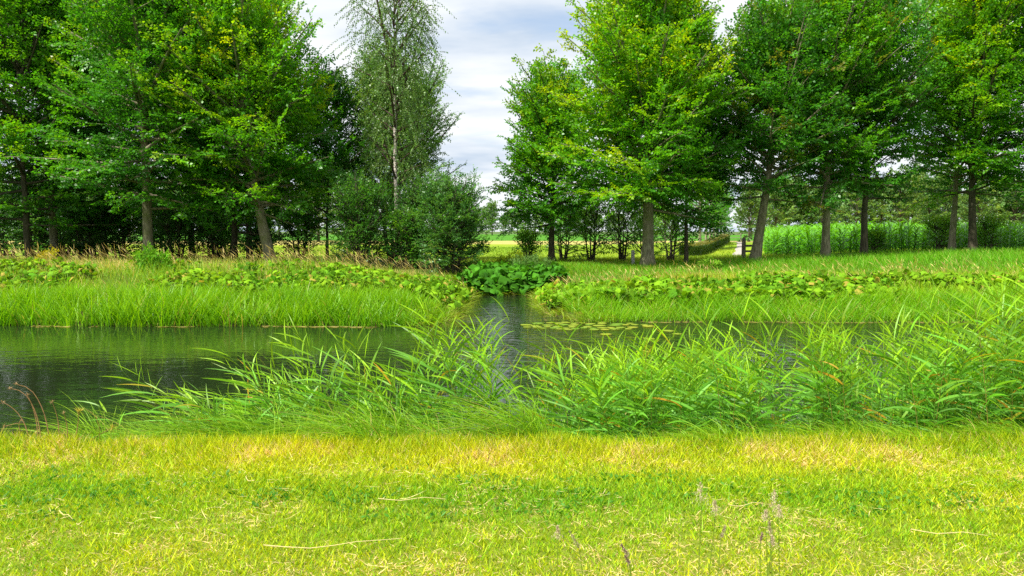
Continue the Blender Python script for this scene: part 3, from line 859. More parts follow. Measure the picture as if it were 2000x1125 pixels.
def far_bank():
    rng = np.random.default_rng(900)
    # ---- upright sedge belt on the left shore
    bag = Bag()
    x, y = scatter_zone(rng, 40000, -24, -0.9, 17.2, 19.9, lambda a, b: (inland(a, b) > -0.12) & (inland(a, b) < 1.9) & (b < 20.2) & (ditch_dist(a, b) > 0.1) & ((vnoise(a, b, 0.45, 91) > 0.36) | (vnoise(a, b, 0.9, 92) > 0.55)))
    n = len(x); d = inland(x, y)
    hh = lerp(0.84, 0.5, sstep(0.2, 1.7, d)) * rng.uniform(0.6, 1.15, n) * (0.45 + 0.6 * vnoise(x, y, 1.1, 61) + 0.45 * vnoise(x, y, 0.3, 93)) * np.interp(ditch_dist(x, y), [0, 0.6, 1.6], [0.35, 0.6, 1])
    az = rng.uniform(0, 2 * np.pi, n)
    D = nrm(np.stack([np.cos(az) * 0.2 + rng.normal(0, 0.08, n), np.sin(az) * 0.2, np.ones(n)], -1))
    b = np.stack([np.cos(az) * 0.24 - 0.03, np.sin(az) * 0.24, -rng.uniform(0, 0.45, n)], -1)
    k = np.clip(vnoise(x, y, 0.7, 62) * 0.6 + rng.random(n) * 0.5, 0, 1)[:, None]
    c = lerp(np.array([0.08, 0.33, 0.004]), np.array([0.27, 0.54, 0.005]), k)
    c = np.where(rng.random((n, 1)) < 0.03, np.array([0.42, 0.36, 0.10]), c)
    V, Fq, C = ribbons(on_ground(x, y, -0.02), D, hh, rng.uniform(0.012, 0.026, n), b, c * rng.uniform(0.6, 1.2, (n, 1)), 4, rng, tipcol=lerp(c, np.array([0.25, 0.42, 0.012]), 0.45))
    bag.add(V, Fq, C)
    tag(link('shore_sedge', bag.mesh('shore_sedge', M_REED)), 'belt of upright bright green sedge along the far left shore', 'sedge', None, 'stuff')
    # ---- sedge on the right shore, lower and patchy
    bag = Bag()
    x, y = scatter_zone(rng, 50000, 1.1, 24, 17.6, 20.8, lambda a, b: (inland(a, b) > -0.1) & (inland(a, b) < 1.7) & (ditch_dist(a, b) > 0.35))
    n = len(x)
    hh = rng.uniform(0.35, 0.75, n) * (0.45 + 0.95 * vnoise(x, y, 1.1, 63))
    az = rng.uniform(0, 2 * np.pi, n)
    D = nrm(np.stack([np.cos(az) * 0.3, np.sin(az) * 0.3, np.ones(n)], -1))
    b = np.stack([np.cos(az) * 0.3 - 0.05, np.sin(az) * 0.3, -rng.uniform(0.05, 0.45, n)], -1)
    k = np.clip(vnoise(x, y, 0.6, 64) * 0.6 + rng.random(n) * 0.5, 0, 1)[:, None]
    c = lerp(np.array([0.08, 0.32, 0.006]), np.array([0.28, 0.52, 0.008]), k)
    c = np.where(rng.random((n, 1)) < 0.05, np.array([0.48, 0.42, 0.12]), c)
    V, Fq, C = ribbons(on_ground(x, y, -0.02), D, hh, rng.uniform(0.009, 0.016, n), b, c, 4, rng)
    bag.add(V, Fq, C)
    tag(link('shore_grass', bag.mesh('shore_grass', M_REED)), 'patchy tufted sedge along the far right shore', 'sedge', None, 'stuff')
    bag = Bag()
    x, y = scatter_zone(rng, 26000, -2.6, 2.6, 17.3, 27.2, lambda a, b: (inland(a, b) > -0.12) & (inland(a, b) < 0.75) & (vnoise(a, b, 0.5, 98) > 0.33))
    n = len(x)
    out = np.sign(-x - 0.2)
    az = rng.uniform(0, 2 * np.pi, n)
    D = nrm(np.stack([np.cos(az) * 0.35 + out * 0.25, np.sin(az) * 0.35 - 0.05, np.ones(n)], -1))
    b = np.stack([np.cos(az) * 0.25 + out * 0.3, np.sin(az) * 0.25, -rng.uniform(0.25, 0.8, n)], -1)
    k = np.clip(vnoise(x, y, 0.5, 99) * 0.7 + rng.random(n) * 0.4, 0, 1)[:, None]
    c = lerp(np.array([0.10, 0.30, 0.008]), np.array([0.36, 0.46, 0.015]), k) * rng.uniform(0.6, 1.15, (n, 1))
    c = np.where(rng.random((n, 1)) < 0.10, np.array([0.46, 0.36, 0.12]), c)
    V, Fq, C = ribbons(on_ground(x, y, -0.02), D, rng.uniform(0.18, 0.48, n), rng.uniform(0.008, 0.018, n), b, c, 4, rng)
    bag.add(V, Fq, C)
    tag(link('ditch_grass', bag.mesh('ditch_grass', M_GRASS)), 'tangled grass hanging over the sides of the ditch', 'grass', None, 'stuff')
    # ---- butterbur leaves
    def butterbur(n, x0, x1, y0, y1, test, size, lift, tints, name, lab, seed):
        r = np.random.default_rng(seed)
        x, y = scatter_zone(r, n, x0, x1, y0, y1, test)
        n = len(x)
        rad = r.uniform(size[0], size[1], n)
        hgt = r.uniform(lift[0], lift[1], n)
        C0 = on_ground(x, y) + np.stack([0 * x, 0 * x, hgt], -1)
        gx = (ground_z(x + 0.1, y) - ground_z(x - 0.1, y)) / 0.2; gy = (ground_z(x, y + 0.1) - ground_z(x, y - 0.1)) / 0.2
        N = nrm(np.stack([-gx, -gy, np.ones(n)], -1) + r.normal(0, 0.75, (n, 3)))
        U = nrm(np.cross(N, r.normal(0, 1, (n, 3)))); W = np.cross(N, U)
        k = 10; a = np.arange(k) / k * 2 * np.pi
        ring1 = np.full((n, k), 0.55); ring2 = 1 + r.normal(0, 0.07, (n, k)); ring2[:, 0] = 0.5
        z1 = 0.10 + r.normal(0, 0.03, (n, k)); z2 = -0.08 + r.normal(0, 0.17, (n, k))
        def ring(rr, zz):
            return C0[:, None] + rad[:, None, None] * (rr[..., None] * (np.cos(a)[None, :, None] * U[:, None] + np.sin(a)[None, :, None] * W[:, None]) + zz[..., None] * N[:, None])
        V = np.concatenate([C0[:, None], ring(ring1, z1), ring(ring2, z2)], 1)
        m = 2 * k + 1
        base = (np.arange(n) * m)[:, None]
        i = np.arange(k); j = (i + 1) % k
        tri = (base[:, :, None] + np.stack([0 * i, 1 + i, 1 + j], -1)[None]).reshape(-1, 3)
        quad = (base[:, :, None] + np.stack([1 + i, 1 + k + i, 1 + k + j, 1 + j], -1)[None]).reshape(-1, 4)
        kk = np.clip(vnoise(x, y, 1.2, 65) * 0.7 + r.random(n) * 0.5 - 0.1, 0, 1)[:, None]
        c = lerp(tints[0], tints[1], kk) * r.uniform(0.55, 1.25, (n, 1))
        c = np.where(r.random((n, 1)) < (0.05 if seed != 33 else 0.0), np.array([0.36, 0.30, 0.05]), c)
        cc = np.repeat(c[:, None], m, 1); cc[:, 0] *= 1.25; cc[:, 1:1 + k] *= 1.05
        # stalks
        bag = Bag(); bag.add(V.reshape(-1, 3), tri, cc.reshape(-1, 3)); bag.F.setdefault(4, []).append(quad)
        st = np.stack([on_ground(x, y), C0], 1)
        V2, F2 = tubes(st, np.full((n, 2), 0.008), 3, r); bag.add(V2, F2, np.tile(np.array([0.14, 0.2, 0.04]), (len(V2), 1)))
        tag(link(name, bag.mesh(name, M_BUTTER)), lab, 'butterbur', None, 'stuff')
    BB = (np.array([0.055, 0.22, 0.008]), np.array([0.24, 0.41, 0.010]))
    butterbur(14000, -22, -0.9, 19.3, 24.0, lambda a, b: (inland(a, b) > 0.35) & ((vnoise(a, b, 2.2, 66) + 0.22 * (np.random.default_rng(3).random(len(a)) - 0.5) + 0.10 * sstep(-10, -7, a) > 0.53) | (ditch_dist(a, b) < 1.6)), (0.035, 0.105), (0.06, 0.42), BB,
              'butterbur_patch', 'crowded round butterbur leaves on the far left bank', 31)
    butterbur(11000, 0.4, 22, 19.2, 22.6, lambda a, b: (inland(a, b) > 0.55) & (b < 22.4) & (vnoise(a, b, 2.0, 67) + 0.2 * (np.random.default_rng(4).random(len(a)) - 0.5) > 0.28 + 0.024 * a), (0.04, 0.13), (0.06, 0.40), BB,
              'butterbur_patch', 'large round butterbur leaves on the far right bank', 32)
    butterbur(2100, -2.4, 1.9, 25.8, 29.0, lambda a, b: (inland(a, b) > 0.0) & (a > -1.9 + 0.25 * (b - 26)), (0.08, 0.20), (0.08, 0.55),
              (np.array([0.028, 0.13, 0.010]), np.array([0.085, 0.28, 0.010])), 'butterbur_patch', 'dark green butterbur leaves closing the end of the ditch', 33)
    butterbur(900, -2.4, -0.9, 19.6, 26.4, lambda a, b: (ditch_dist(a, b) > -0.05) & (ditch_dist(a, b) < 0.9), (0.05, 0.13), (0.05, 0.35), BB,
              'butterbur_patch', 'butterbur leaves leaning over the left edge of the ditch', 35)
    butterbur(700, 0.4, 1.6, 20.0, 25.5, lambda a, b: (ditch_dist(a, b) > 0.0) & (ditch_dist(a, b) < 1.1), (0.05, 0.13), (0.05, 0.35), BB,
              'butterbur_patch', 'butterbur leaves leaning over the right edge of the ditch', 34)
    # ---- rough grass over the whole far bank
    bag = Bag()
    STR = np.array([0.66, 0.52, 0.18]); BR = np.array([0.18, 0.47, 0.005]); DK = np.array([0.085, 0.31, 0.006]); OL = np.array([0.36, 0.48, 0.015])
    def grass(n, x0, x1, y0, y1, test, hfun, cfun, wid=(0.009, 0.016), lean=-0.12, prof='blade', segs=3, spread=0.3):
        x, y = scatter_zone(rng, n, x0, x1, y0, y1, test)
        n = len(x)
        az = rng.uniform(0, 2 * np.pi, n)
        D = nrm(np.stack([np.cos(az) * spread + lean * 0.5, np.sin(az) * spread, np.ones(n)], -1))
        b = np.stack([np.cos(az) * 0.2 + lean, np.sin(az) * 0.2, -rng.uniform(0.05, 0.35, n)], -1)
        c, tip = cfun(x, y, n)
        V, Fq, C = ribbons(on_ground(x, y, -0.02), D, hfun(x, y, n), rng.uniform(wid[0], wid[1], n), b, c, segs, rng, tipcol=tip, prof=prof)
        bag.add(V, Fq, C)
    # left bank top: straw among green
    def cl(x, y, n):
        s = np.clip(0.12 + 1.2 * (vnoise(x, y, 1.8, 71) - 0.45) + 0.14 * sstep(22.5, 24.5, y), 0.05, 0.75)
        st = (rng.random(n) < s)[:, None]
        c = np.where(st, STR * rng.uniform(0.65, 1.2, (n, 1)), lerp(DK, OL, rng.random((n, 1))))
        return c, c
    grass(34000, -24, -0.8, 19.2, 26.5, lambda a, b: inland(a, b) > 0.5, lambda x, y, n: rng.uniform(0.2, 0.55, n) * (0.7 + 0.5 * sstep(22, 24.5, y)), cl)
    grass(9000, -24, -0.8, 19.2, 24.0, lambda a, b: (inland(a, b) > 0.5) & (vnoise(a, b, 0.9, 78) > 0.5), lambda x, y, n: rng.uniform(0.4, 0.75, n), cl)
    # crest of the left bank: tall flowering stems, bent by the breeze
    def ch(x, y, n):
        c = STR * rng.uniform(0.7, 1.25, (n, 1)); c = np.where(rng.random((n, 1)) < 0.3, np.array([0.36, 0.22, 0.10]), c)
        return lerp(c, OL, 0.4), c
    grass(1900, -24, -1.2, 23.6, 26.8, lambda a, b: vnoise(a, b, 1.1, 72) > 0.42, lambda x, y, n: rng.uniform(0.6, 1.12, n), ch, (0.009, 0.018), -0.24, 'head', 7, 0.16)
    # right bank: straw belt then bright tall grass under the trees
    def cr(x, y, n):
        s = np.clip(np.exp(-((y - 23.0 - 0.05 * (x - 8)) / 1.3) ** 2) * 0.42 + 0.9 * (vnoise(x, y, 1.6, 73) - 0.6), 0.04, 0.8)
        st = (rng.random(n) < s)[:, None]
        lush = sstep(24.5, 26.5, y)[:, None]
        c = np.where(st, STR * rng.uniform(0.7, 1.2, (n, 1)), lerp(lerp(BR, OL, rng.random((n, 1))), lerp(DK, BR, rng.random((n, 1))), lush))
        orange = (np.exp(-(((x - 5.2) / 1.6) ** 2 + ((y - 23.6) / 1.2) ** 2)) > rng.random(n) * 1.6)[:, None]
        c = np.where(orange, np.array([0.50, 0.38, 0.04]) * rng.uniform(0.7, 1.2, (n, 1)), c)
        return c, lerp(c, np.array([0.30, 0.42, 0.015]), 0.22 * (1 - 0.8 * lush))
    grass(82000, 0.6, 27, 19.3, 34.5, lambda a, b: (inland(a, b) > 0.5) & (ditch_dist(a, b) > 0.25), lambda x, y, n: rng.uniform(0.18, 0.45, n) * (0.75 + 0.5 * sstep(27, 30, y) * sstep(6, 12, x)), cr)
    grass(12000, 0.8, 26, 19.4, 22.6, lambda a, b: (inland(a, b) > 0.5) & (ditch_dist(a, b) > 0.4) & (vnoise(a, b, 0.9, 79) > 0.47), lambda x, y, n: rng.uniform(0.35, 0.7, n), cr)
    grass(2600, 1.5, 26, 21.6, 25.5, lambda a, b: vnoise(a, b, 1.3, 74) > 0.46, lambda x, y, n: rng.uniform(0.4, 0.75, n), ch, (0.012, 0.022), -0.16, 'head', 7, 0.2)
    # grass under and beyond the trees
    def cm(x, y, n):
        c = lerp(np.array([0.10, 0.25, 0.008]), np.array([0.28, 0.36, 0.012]), vnoise(x, y, 3, 75)[:, None]) * rng.uniform(0.75, 1.25, (n, 1))
        return c, c
    grass(26000, -8, 14, 28, 44, lambda a, b: (a > -3) & (inland(a, b) > 0.5), lambda x, y, n: rng.uniform(0.12, 0.3, n), cm, (0.014, 0.024))
    grass(26000, -30, 26, 40, 75, lambda a, b: a < 0.3 * b, lambda x, y, n: rng.uniform(0.1, 0.25, n), cm, (0.025, 0.05))
    tag(link('bank_grass', bag.mesh('bank_grass', M_GRASS)), 'rough green and straw coloured grass over the far banks', 'grass', None, 'stuff')
    # ---- floating scum along the left shore
    bag = Bag()
    n = 1400
    x = np.concatenate([rng.uniform(-24, -1.5, n), rng.uniform(2.5, 20, 700)])
    ys = 17.45 + 0.75 * sstep(-1, 3, x) + 0.45 * (vnoise(x, x * 0, 1.6, 5) - 0.5)
    gap = vnoise(x, x * 0, 0.9, 81) > 0.48
    x, ys = x[gap], ys[gap]; n = len(x)
    y = ys - np.abs(rng.normal(0, 0.10, n)) + 0.03
    k = 6; a = np.arange(k) / k * 2 * np.pi + 0.3
    rad = rng.uniform(0.02, 0.07, n)
    P = np.stack([x, y, WATER + 0.006 + 0.004 * rng.random(n)], -1)
    V = P[:, None] + np.stack([np.cos(a), np.sin(a) * 0.5, 0 * a], -1)[None] * rad[:, None, None]
    bag.add(V.reshape(-1, 3), np.arange(n * k).reshape(n, k), np.repeat(lerp(np.array([0.30, 0.30, 0.05]), np.array([0.48, 0.40, 0.15]), rng.random((n, 1))), k, 0))
    tag(link('floating_weed', bag.mesh('floating_weed', M_BUTTER)), 'yellowish weed scum floating along the far shore', 'water weed', None, 'stuff')
far_bank()

# ---- lily pads
def lily_pads():
    rng = np.random.default_rng(55)
    k = 18
    def pad_mesh(seed):
        r = np.random.default_rng(seed)
        a = np.linspace(0.12, 2 * np.pi - 0.12, k)
        rr = 1 + r.normal(0, 0.03, k)
        top = np.stack([np.cos(a) * rr, np.sin(a) * rr * 0.85, 0.02 * r.random(k)], -1)
        V = np.concatenate([[[0.08, 0, 0.0]], top * 0.55 + np.array([0, 0, 0.012]), top, top - np.array([0, 0, 0.02])])
        i = np.arange(k - 1)
        F3 = np.stack([0 * i, 1 + i, 2 + i], -1)
        F4 = np.concatenate([np.stack([1 + i, 1 + k + i, 2 + k + i, 2 + i], -1), np.stack([1 + k + i, 1 + 2 * k + i, 2 + 2 * k + i, 2 + k + i], -1)])
        c = np.tile(lerp(np.array([0.16, 0.30, 0.03]), np.array([0.36, 0.38, 0.04]), r.random()), (len(V), 1))
        c[1 + k:] *= 0.9
        return make_mesh('lily_pad', V, [F3, F4], c, M_BUTTER, True)
    meshes = [pad_mesh(s) for s in range(6)]
    def pad(x, y, r, lab, group):
        o = link('lily_pad', meshes[rng.integers(0, 6)])
        o.location = (x, y, WATER + 0.012 + 0.01 * rng.random()); o.rotation_euler = (0, 0, rng.uniform(0, 6.28)); o.scale = (r, r, r)
        tag(o, lab, 'lily pad', group)
    pts = []
    tries = 0
    while len(pts) < 46 and tries < 6000:
        tries += 1
        x = rng.uniform(0.35, 3.3); y = rng.uniform(16.7, 18.3)
        lim = 17.0 + 0.0 * x
        if ((x - 1.75) / 1.5) ** 2 + ((y - 17.45) / 0.72) ** 2 > 1: continue
        if float(inland(np.array([x]), np.array([y]))[0]) > -0.05: continue
        r = rng.uniform(0.09, 0.17)
        if any((x - a) ** 2 + (y - b) ** 2 < (r + c) ** 2 * 0.8 for a, b, c in pts): continue
        pts.append((x, y, r))
    for x, y, r in pts:
        pad(x, y, r, 'yellow green lily pad in the crowded raft by the right shore', 'lily pads rafted by the ditch mouth')
    for px, py, r, lab in ((1308, 648, 0.15, 'lone lily pad right of the raft, with open water around it'),
                           (1270, 664, 0.13, 'lone lily pad between the raft and the near reeds'),
                           (1185, 655, 0.14, 'single lily pad drifting just in front of the raft'),
                           (1260, 690, 0.15, 'lily pad nearest to the near reeds, on the darkest water'),
                           (1325, 654, 0.12, 'small lily pad beside the lone pad right of the raft')):
        Y = (CAM_Z - WATER) * F / (py - HOR)
        pad(wx(px, Y), Y, r, lab, None)
lily_pads()

# leafy weeds on the banks
def leafy_plant(name, label, cat, px, Y, seed, H, Rm, cols, group=None, leaf=(0.09, 0.055), nst=26):
    rng = np.random.default_rng(seed)
    x = wx(px, Y); z = float(ground_z(x, Y))
    o = empty(name, (x, Y, z), label, cat, group)
    n = nst
    az = rng.uniform(0, 2 * np.pi, n); rr = Rm * np.sqrt(rng.random(n))
    P0 = np.stack([np.cos(az) * rr * 0.55, np.sin(az) * rr * 0.55, ground_z(x + np.cos(az) * rr * 0.55, Y + np.sin(az) * rr * 0.55) - z - 0.02], -1)
    D = nrm(np.stack([np.cos(az) * 0.3 * rr / Rm, np.sin(az) * 0.3 * rr / Rm, np.ones(n)], -1))
    L = H * rng.uniform(0.6, 1.05, n) * (1.05 - 0.35 * (rr / Rm))
    C = rng.normal(0, 0.05, (n, 3)); N = nrm(np.cross(D, rng.normal(0, 1, (n, 3))))
    s = np.linspace(0, 1, 5)
    PP = P0[:, None] + L[:, None, None] * (D[:, None] * s[None, :, None] + C[:, None] * (s ** 2)[None, :, None])
    V, Fq = tubes(PP, np.broadcast_to(0.007 * (1 - 0.7 * s)[None], (n, 5)), 4, rng)
    link('stems', make_mesh('stems', V, [Fq], np.tile(np.array([0.12, 0.2, 0.04]), (len(V), 1)), M_GRASS), o)
    tw, ti = spawn(rng, (P0, D, L, C, N, L), (L * 12).astype(int) + 4, 0.12, 1.0, 1.0, lambda l, s_: 0.24 * (1.15 - 0.75 * s_), flat=0.7)
    tint = lerp(cols[0], cols[1], np.clip(tw[5] * 0.6 + rng.random(len(ti)) * 0.4, 0, 1)[:, None])
    V, Fq, CC = leaves_on(rng, tw, 26, leaf[0], leaf[1], tint)
    link('leaves', make_mesh('leaves', V, [Fq], CC, M_BUTTER), o)
    return o
WG = (np.array([0.05, 0.19, 0.012]), np.array([0.16, 0.38, 0.012])); WN = (np.array([0.06, 0.14, 0.035]), np.array([0.13, 0.25, 0.05]))
leafy_plant('leafy_weed', 'tall bright green leafy weed on the left bank before the pale trunk', 'weed', 300, 23.4, 1, 1.0, 0.75, WG)
leafy_plant('leafy_weed', 'yellow flowering weed on the left bank crest near the picture edge', 'weed', 95, 25.4, 2, 0.8, 0.35, (np.array([0.2, 0.28, 0.01]), np.array([0.48, 0.42, 0.01])))
leafy_plant('nettle_patch', 'grey green nettles above the dark butterbur right of the ditch end', 'nettles', 1035, 28.6, 3, 1.05, 1.35, WN, None, (0.07, 0.03), 90)
leafy_plant('leafy_weed', 'yellow green bushy weed behind the nettles in the meadow gap', 'weed', 1000, 31.5, 4, 0.75, 0.8, (np.array([0.12, 0.24, 0.01]), np.array([0.3, 0.4, 0.012])))
leafy_plant('leafy_weed', 'small weed tuft with flower spikes below the path on the right bank', 'weed', 1385, 28.0, 5, 0.55, 0.6, (np.array([0.06, 0.2, 0.012]), np.array([0.18, 0.34, 0.02])))

# ================================================================== TREES
BE = dict(leaf=(0.115, 0.075))
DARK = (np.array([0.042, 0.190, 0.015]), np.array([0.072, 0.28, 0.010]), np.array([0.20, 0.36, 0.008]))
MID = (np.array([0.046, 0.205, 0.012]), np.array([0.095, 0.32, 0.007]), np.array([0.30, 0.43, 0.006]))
LIT = (np.array([0.055, 0.235, 0.008]), np.array([0.14, 0.385, 0.005]), np.array([0.42, 0.52, 0.005]))  # lighter copy of the leaf tints, painting in sunlight
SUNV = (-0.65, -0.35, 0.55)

plant_tree('beech_tree', 'beech at the left with a stout pale trunk, its crown filling the upper left', 'tree', 290, 31.0, 1, H=14.5, r0=0.23, zc=2.3, Rm=4.0, cols=MID, yel=0.32, nprim=102, lowdroop=0.05, bias=SUNV)
plant_tree('beech_tree', 'yellow green beech with a pale trunk leaning left, right edge of the left group', 'tree', 535, 31.0, 2, H=10.9, r0=0.25, zc=2.2, Rm=3.4, lean=(-1.6, 0), cols=LIT, yel=0.37, nprim=98, lowdroop=0.05, bias=SUNV, asym=(0.05, 0))
plant_tree('beech_tree', 'slender dark trunked tree close to the left picture edge', 'tree', 57, 33.5, 3, H=16.0, r0=0.15, zc=1.7, Rm=3.6, cols=LIT, yel=0.3, nprim=80, mat_bark=M_BARKD, bias=SUNV)
plant_tree('beech_tree', 'grey trunked tree standing behind, right of the slender dark trunk at left', 'tree', 107, 36.5, 4, H=16.5, r0=0.20, zc=1.7, Rm=3.8, cols=MID, yel=0.2, nprim=82)
plant_tree('beech_tree', 'tree whose crown only enters the upper left corner', 'tree', -300, 31.5, 5, H=16.0, r0=0.24, zc=2.1, Rm=4.0, cols=MID, yel=0.24, nprim=86, bias=SUNV)
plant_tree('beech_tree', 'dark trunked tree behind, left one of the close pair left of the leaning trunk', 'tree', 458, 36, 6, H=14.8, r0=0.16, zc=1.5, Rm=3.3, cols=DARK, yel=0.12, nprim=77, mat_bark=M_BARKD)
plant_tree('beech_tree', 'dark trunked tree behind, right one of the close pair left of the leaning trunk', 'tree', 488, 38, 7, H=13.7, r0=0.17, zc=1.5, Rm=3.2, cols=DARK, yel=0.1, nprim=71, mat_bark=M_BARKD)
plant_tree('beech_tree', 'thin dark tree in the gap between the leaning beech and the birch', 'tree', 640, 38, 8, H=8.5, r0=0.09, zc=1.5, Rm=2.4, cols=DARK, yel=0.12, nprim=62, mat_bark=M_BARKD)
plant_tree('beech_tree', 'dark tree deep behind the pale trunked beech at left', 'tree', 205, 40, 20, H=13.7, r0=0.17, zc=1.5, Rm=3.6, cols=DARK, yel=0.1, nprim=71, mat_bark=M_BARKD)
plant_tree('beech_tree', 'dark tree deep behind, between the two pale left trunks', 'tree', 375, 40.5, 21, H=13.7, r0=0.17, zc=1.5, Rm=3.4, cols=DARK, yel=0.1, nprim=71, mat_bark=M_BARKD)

plant_tree('beech_tree', 'small dark trunked beech at the left end of the right group, beside the meadow gap', 'tree', 1077, 36, 9, H=7.6, r0=0.17, zc=1.7, Rm=3.6, cols=MID, yel=0.36, asym=(-0.22, 0), nprim=82, lowdroop=0.04, mat_bark=M_BARKD, bias=SUNV)
plant_tree('beech_tree', 'broad sunlit beech with yellow green crown, nearest right of the ditch', 'tree', 1265, 31.5, 10, H=10.4, r0=0.29, zc=2.4, Rm=4.9, cols=LIT, yel=0.37, nprim=120, lowdroop=0.05, asym=(-0.12, 0), bias=SUNV)
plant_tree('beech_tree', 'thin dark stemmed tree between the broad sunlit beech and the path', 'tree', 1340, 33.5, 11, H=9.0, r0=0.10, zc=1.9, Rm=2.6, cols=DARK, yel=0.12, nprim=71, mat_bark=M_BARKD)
plant_tree('beech_tree', 'beech with thick brown trunk leaning right, just right of the path', 'tree', 1472, 33, 12, H=9.8, r0=0.24, zc=2.8, Rm=2.9, lean=(1.0, 0), cols=DARK, yel=0.24, rust=0.10, nprim=95, lowdroop=0.04, bias=SUNV)
plant_tree('beech_tree', 'beech with straight pale trunk standing before the maize', 'tree', 1613, 33.5, 13, H=11.2, r0=0.21, zc=3.0, Rm=3.0, cols=MID, yel=0.3, rust=0.08, nprim=102, lowdroop=0.04, bias=SUNV)
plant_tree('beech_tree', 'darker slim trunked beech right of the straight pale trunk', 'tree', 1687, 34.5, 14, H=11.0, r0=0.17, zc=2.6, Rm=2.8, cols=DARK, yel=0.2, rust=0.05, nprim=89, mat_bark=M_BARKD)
plant_tree('beech_tree', 'loose crowned tree with a thin trunk, left one of the pair near the right edge', 'tree', 1858, 36.5, 15, H=12.6, r0=0.16, zc=2.8, Rm=3.2, cols=MID, yel=0.36, nprim=77, sec=2.9, bias=SUNV)
plant_tree('beech_tree', 'tree with a brown leaning trunk, right one of the pair near the right edge', 'tree', 1900, 35.5, 16, H=13.0, r0=0.19, zc=2.8, Rm=3.4, lean=(-0.5, 0), cols=LIT, yel=0.38, nprim=86, sec=2.9, mat_bark=M_BARKD, bias=SUNV)
plant_tree('beech_tree', 'tree standing outside the right edge whose boughs reach into the picture', 'tree', 2085, 33.5, 17, H=14.8, r0=0.22, zc=1.9, Rm=3.8, cols=MID, yel=0.28, nprim=82, bias=SUNV)

BI = (np.array([0.10, 0.20, 0.04]), np.array([0.145, 0.275, 0.04]), np.array([0.25, 0.38, 0.03]))
plant_tree('birch_tree', 'tall slim birch with white trunk and hanging twigs rising above its neighbours', 'tree', 777, 32, 40, M_BIRCH, M_BARKB, H=12.9, r0=0.13, zc=3.2, Rm=1.95, prof='birch', elev=(35, 48), leaf=(0.075, 0.052), cols=BI, yel=0.22,
           nprim=60, sec=3.0, twg=4.4, per=22, grav=0.9, seclen=0.34, twl=0.75, curv=-0.12)
plant_tree('grey_alder', 'airy grey green many stemmed tree behind the white birch', 'tree', 772, 39, 41, M_BIRCH, M_BARKD, H=9.6, r0=0.14, zc=1.6, Rm=3.5, prof='column', elev=(25, 70), stems=4, leaf=(0.10, 0.072), cols=(np.array([0.08, 0.20, 0.045]), np.array([0.12, 0.27, 0.05]), np.array([0.20, 0.35, 0.05])), yel=0.3, nprim=135, sec=2.7, twg=3.4, per=17)

SH = (np.array([0.06, 0.185, 0.034]), np.array([0.10, 0.26, 0.04]), np.array([0.15, 0.30, 0.05]))
SHL = (np.array([0.04, 0.155, 0.018]), np.array([0.08, 0.25, 0.018]), np.array([0.18, 0.34, 0.02]))
def shrub(label, px, Y, seed, H, Rm, cols, yel=0.25, group=None, name='shrub', nprim=48, leaf=(0.085, 0.055), stems=5, **kw):
    return plant_tree(name, label, 'shrub', px, Y, seed, None, M_BARKD, group, H=H, r0=0.07, zc=0.15, Rm=Rm, prof='round', elev=(12, 68), stems=stems, leaf=leaf, cols=cols, yel=yel, nprim=nprim, part=('stems', 'foliage'), **kw)
shrub('big rounded grey green bush leaning over the ditch, right of the birch', 882, 29.5, 50, 2.95, 2.0, SH, 0.2, nprim=150, per=24, sec=4.2)
shrub('bushy green shrub at the foot of the birch, left of its trunk', 705, 30.5, 51, 2.9, 2.0, SHL, 0.2, nprim=130, sec=4.0)
shrub('dense dark green bush between the birch and the big rounded bush', 812, 31.5, 53, 2.9, 1.4, SH, 0.2, nprim=100, sec=4.0)
shrub('bright green low shrub right at the foot of the birch', 790, 30.5, 52, 2.0, 1.3, SHL, 0.35, nprim=80, sec=4.0)
UG = 'dark bushes under the left trees'
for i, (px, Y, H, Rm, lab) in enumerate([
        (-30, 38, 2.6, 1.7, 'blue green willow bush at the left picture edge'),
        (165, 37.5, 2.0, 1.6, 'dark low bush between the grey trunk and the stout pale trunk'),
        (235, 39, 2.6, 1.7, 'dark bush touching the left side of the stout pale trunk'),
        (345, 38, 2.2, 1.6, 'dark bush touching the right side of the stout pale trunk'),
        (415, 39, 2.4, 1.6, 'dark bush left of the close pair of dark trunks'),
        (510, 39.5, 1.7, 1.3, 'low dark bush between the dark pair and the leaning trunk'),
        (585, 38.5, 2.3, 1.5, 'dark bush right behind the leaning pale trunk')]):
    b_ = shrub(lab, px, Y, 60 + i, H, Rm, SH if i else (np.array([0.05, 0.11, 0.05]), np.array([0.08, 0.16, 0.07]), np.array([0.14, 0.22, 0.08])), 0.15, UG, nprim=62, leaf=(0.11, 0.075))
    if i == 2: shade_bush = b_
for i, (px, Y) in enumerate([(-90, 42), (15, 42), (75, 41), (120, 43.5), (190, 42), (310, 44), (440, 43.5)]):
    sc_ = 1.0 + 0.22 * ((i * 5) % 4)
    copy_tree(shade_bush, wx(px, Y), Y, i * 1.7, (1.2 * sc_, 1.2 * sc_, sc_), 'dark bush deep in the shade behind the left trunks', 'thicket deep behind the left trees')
SHR = (np.array([0.06, 0.21, 0.018]), np.array([0.12, 0.32, 0.016]), np.array([0.24, 0.42, 0.02]))
UR = 'bushes under the right trees'
